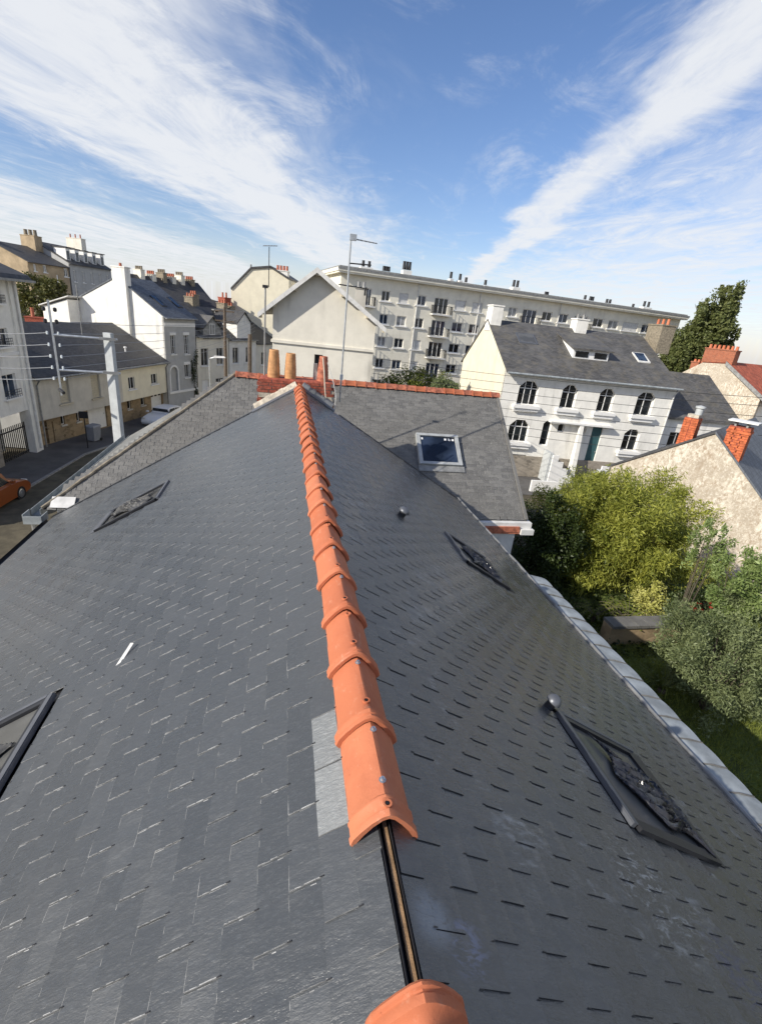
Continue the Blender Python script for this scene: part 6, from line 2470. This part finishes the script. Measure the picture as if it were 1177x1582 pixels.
# service lines across the view to the villa
for k in range(8):
    zw = FH.px(577, 553 + k * 12)[1]
    a = FH.world(WH + .08, .25, zw)
    b = at_dist(1240, 618 + k * 15 - (k % 2) * 2, 27)
    wire(a, b, .25, ORD[k] + ' of the black overhead lines crossing before the white villa', 'lines before the villa', .012)
p = at_dist(1240, 710, 27)
zt_ = at_dist(1240, 612, 27)[2] - G
r_ = root('line_post', 'slim dark post at the right-hand end of the overhead lines', 'utility pole', (p[0], p[1], G))
MB().tube([(0, 0, 0), (0, 0, zt_)], [.06, .045], 8).build('shaft', 'dark_iron', r_, True)
MB().box(-.05, .05, -.06, .06, zt_, zt_ + .03).build('post_cap', 'dark_iron', r_)
# wooden pole and street lamp further down
p = at_dist(349, 590, 41)
wp = root('wooden_pole', 'dark wooden pole further down the street beside the narrow house', 'utility pole', (p[0], p[1], G))
zt_ = at_dist(348, 474, 41)[2] - G
MB().tube([(0, 0, 0), (0, 0, zt_)], [.16, .10], 8).build('shaft', 'pole_wood', wp, True)
for z in (zt_ - .3, zt_ - 1.0):
    MB().box(-.7, .7, -.05, .05, z - .05, z + .05).build('cross_arm', 'pole_wood', wp)
p = at_dist(325, 610, 38)
lp_ = root('street_lamp', 'white street lamp head on a thin arm over the street', 'street lamp', (p[0], p[1], G))
zt_ = at_dist(330, 552, 38)[2] - G
MB().tube([(0, 0, 0), (0, 0, zt_ - .1), (.35, -.1, zt_ + .05)], .05, 8).build('shaft', 'galvanised', lp_, True)
m = MB()
m.hexa([(.3, -.22, zt_), (1.15, -.20, zt_ + .05), (1.15, .02, zt_ + .05), (.3, .04, zt_), (.35, -.2, zt_ + .14), (1.05, -.16, zt_ + .15), (1.05, -.02, zt_ + .15), (.35, .02, zt_ + .14)])
m.build('lamp_head', 'white_paint', lp_)
# rails / dark pole next to pale gable
p = at_dist(386, 560, 34)
dp = root('dark_street_pole', 'dark pole at the left corner of the pale gable house', 'utility pole', (p[0], p[1], G))
MB().tube([(0, 0, 0), (0, 0, at_dist(385, 516, 34)[2] - G)], [.14, .12], 8).build('shaft', 'pole_wood', dp, True)
MB().box(-.2, .2, -.2, .2, -.02, .12).build('footing', 'concrete_dark', dp)
# sign post and bin on the far pavement
p = gp(136, 692)
sp_ = root('sign_post', 'dark street sign on a thin post on the far pavement', 'sign', (p[0], p[1], G))
zs_ = at_dist(127, 636, math.hypot(p[0] - CAM[0], p[1] - CAM[1]))[2] - G
MB().tube([(0, 0, 0), (0, 0, zs_)], .035, 8).build('post', 'dark_iron', sp_, True)
MB().box(-.25, .25, -.045, -.02, zs_ - .4, zs_ + .02).build('sign_plate', 'dark_iron', sp_)
p = gp(146, 681)
bn = root('wheelie_bin', 'grey wheelie bin in front of the stone base across the street', 'bin', (p[0], p[1], G), R(-20))
m = MB()
m.hexa([(-.24, -.28, .06), (.24, -.28, .06), (.24, .28, .06), (-.24, .28, .06), (-.31, -.36, .98), (.31, -.36, .98), (.31, .36, .98), (-.31, .36, .98)])
m.build('bin_body', 'bin_grey', bn)
m = MB()
m.hexa([(-.33, -.38, .982), (.33, -.38, .982), (.33, .40, .982), (-.33, .40, .982), (-.28, -.30, 1.07), (.28, -.30, 1.07), (.28, .36, 1.10), (-.28, .36, 1.10)])
m.build('lid', 'bin_grey', bn)
for sx in (-.30, .24):
    MB().tube([(sx, .30, .1), (sx + .06, .30, .1)], .1, 10).build('wheel', 'tyre', bn)


# ------------------------------------------------------------------ cars
def car(name, label, loc, heading, paint, L_=4.2, Wd=1.78, Hh=1.52, group=None):
    """front towards local +x"""
    r_ = root(name, label, 'car', loc, heading, group)
    h = L_ / 2
    prof = [(-h, .55), (-h + .04, .86), (-h + .18, .98), (-h + .45, 1.02), (h - 1.45, 1.0), (h - .9, .95), (h - .25, .80), (h - .03, .60), (h, .42), (h - .1, .26), (h - .45, .22), (-h + .4, .22), (-h + .06, .32)]
    nst = 9
    m = MB()
    n = len(prof)
    secs = [(-Wd / 2, .86), (-Wd / 2 + .03, .95), (-Wd / 2 + .12, 1.0), (0, 1.015), (Wd / 2 - .12, 1.0), (Wd / 2 - .03, .95), (Wd / 2, .86)]
    for y, k in secs:
        for x, z in prof:
            zz = .55 + (z - .55) * (k if z > .55 else 1 - (1 - k) * .5)
            m.v.append((x * (.985 + .015 * k), y, zz))
    for i in range(len(secs) - 1):
        for k in range(n):
            m.f.append((i * n + k, i * n + (k + 1) % n, (i + 1) * n + (k + 1) % n, (i + 1) * n + k))
            m.mi.append(0)
    m.f += [tuple(range(n)), tuple(range((len(secs) - 1) * n, len(secs) * n))[::-1]]
    m.mi += [0, 0]
    m.build('body', paint, r_, True)
    roof = [(-h + .30, 1.0), (-h + .62, Hh - .12), (-h + .95, Hh), (.15, Hh), (.55, Hh - .08), (h - 1.35, .99)]
    m = MB()
    w0, w1 = Wd / 2 - .07, Wd / 2 - .24
    for sx in (-1, 1):
        for x, z in roof:
            t_ = (z - 1.0) / (Hh - 1.0)
            m.v.append((x, sx * (w0 + (w1 - w0) * max(0, t_)), z))
    k = len(roof)
    for i in range(k - 1):
        m.f.append((i, i + 1, k + i + 1, k + i))
        m.mi.append(0)
    m.f += [tuple(range(k))[::-1], tuple(range(k, 2 * k))]
    m.mi += [0, 0]
    cab = m.build('cabin', paint, r_, True)

    def patch(pts, nm, mt='glass_dark', par=cab):
        MB().add(pts, [tuple(range(len(pts)))]).build(nm, mt, par)
    for sx in (-1, 1):
        f = lambda x, z: (x, sx * (w0 + (w1 - w0) * (z - 1) / (Hh - 1) + .012), z)
        z0, z1 = 1.04, Hh - .1
        a = [f(-h + .52, z0), f(-h + .78, z1 - .04), f(-.42, z1 + .02), f(-.42, z0)]
        b = [f(-.36, z0), f(-.36, z1 + .02), f(.28, z1), f(.72, z0)]
        for q_ in (a, b):
            patch(q_ if sx > 0 else q_[::-1], 'side_window')
        for x in (-h + .78, h - .82):
            wl_ = MB().tube([(x, sx * (Wd / 2 - .20), .32), (x, sx * (Wd / 2 + .015), .32)], .32, 18).build('wheel', 'tyre', r_)
            MB().lathe((x, sx * (Wd / 2 + .016), .32), [(.21, 0), (.19, .012), (.06, .006), (.05, .016)], 14, axis=(0, sx, 0)).build('rim', 'rim_metal', wl_, True)
        MB().box(h - .30, h - .06, min(sx * .55, sx * .80), max(sx * .55, sx * .80), .62, .76).build('headlight', 'lamp_lens', r_)
        MB().box(-h - .006, -h + .14, min(sx * .60, sx * .84), max(sx * .60, sx * .84), .68, .90).build('tail_light', 'tail_red', r_)
        MB().box(.72, .88, min(sx * .86, sx * 1.02), max(sx * .86, sx * 1.02), 1.0, 1.12).build('door_mirror', paint, r_)
    e = .012
    patch([(.62 + e, -.60, Hh - .07), (.62 + e, .60, Hh - .07), (h - 1.38 + e, .72, 1.04), (h - 1.38 + e, -.72, 1.04)], 'windscreen')
    patch([(-h + .60 - e, .58, Hh - .12), (-h + .60 - e, -.58, Hh - .12), (-h + .34 - e, -.70, 1.06), (-h + .34 - e, .70, 1.06)], 'rear_window')
    MB().box(-h - .01, -h + .05, -.26, .26, .46, .57).build('number_plate', 'white_paint', r_)
    return r_


p = on_z(30, 765, G - .12)
u5 = FA.u
car('parked_car', 'orange hatchback parked across the street at the left picture edge', (p[0] - .65, p[1] - 1.75, G - .12), math.atan2(u5[1], u5[0]), 'car_orange', 4.3, 1.8, 1.6)
p = on_z(232, 658, G - .12)
u19 = FB.u
car('parked_car', 'white small car parked facing us before the cream garage', (p[0] + u19[0] * 1.0 + .6, p[1] + u19[1] * 1.0, G - .12), math.atan2(-u19[1], -u19[0]), 'car_white', 3.8, 1.66, 1.42)
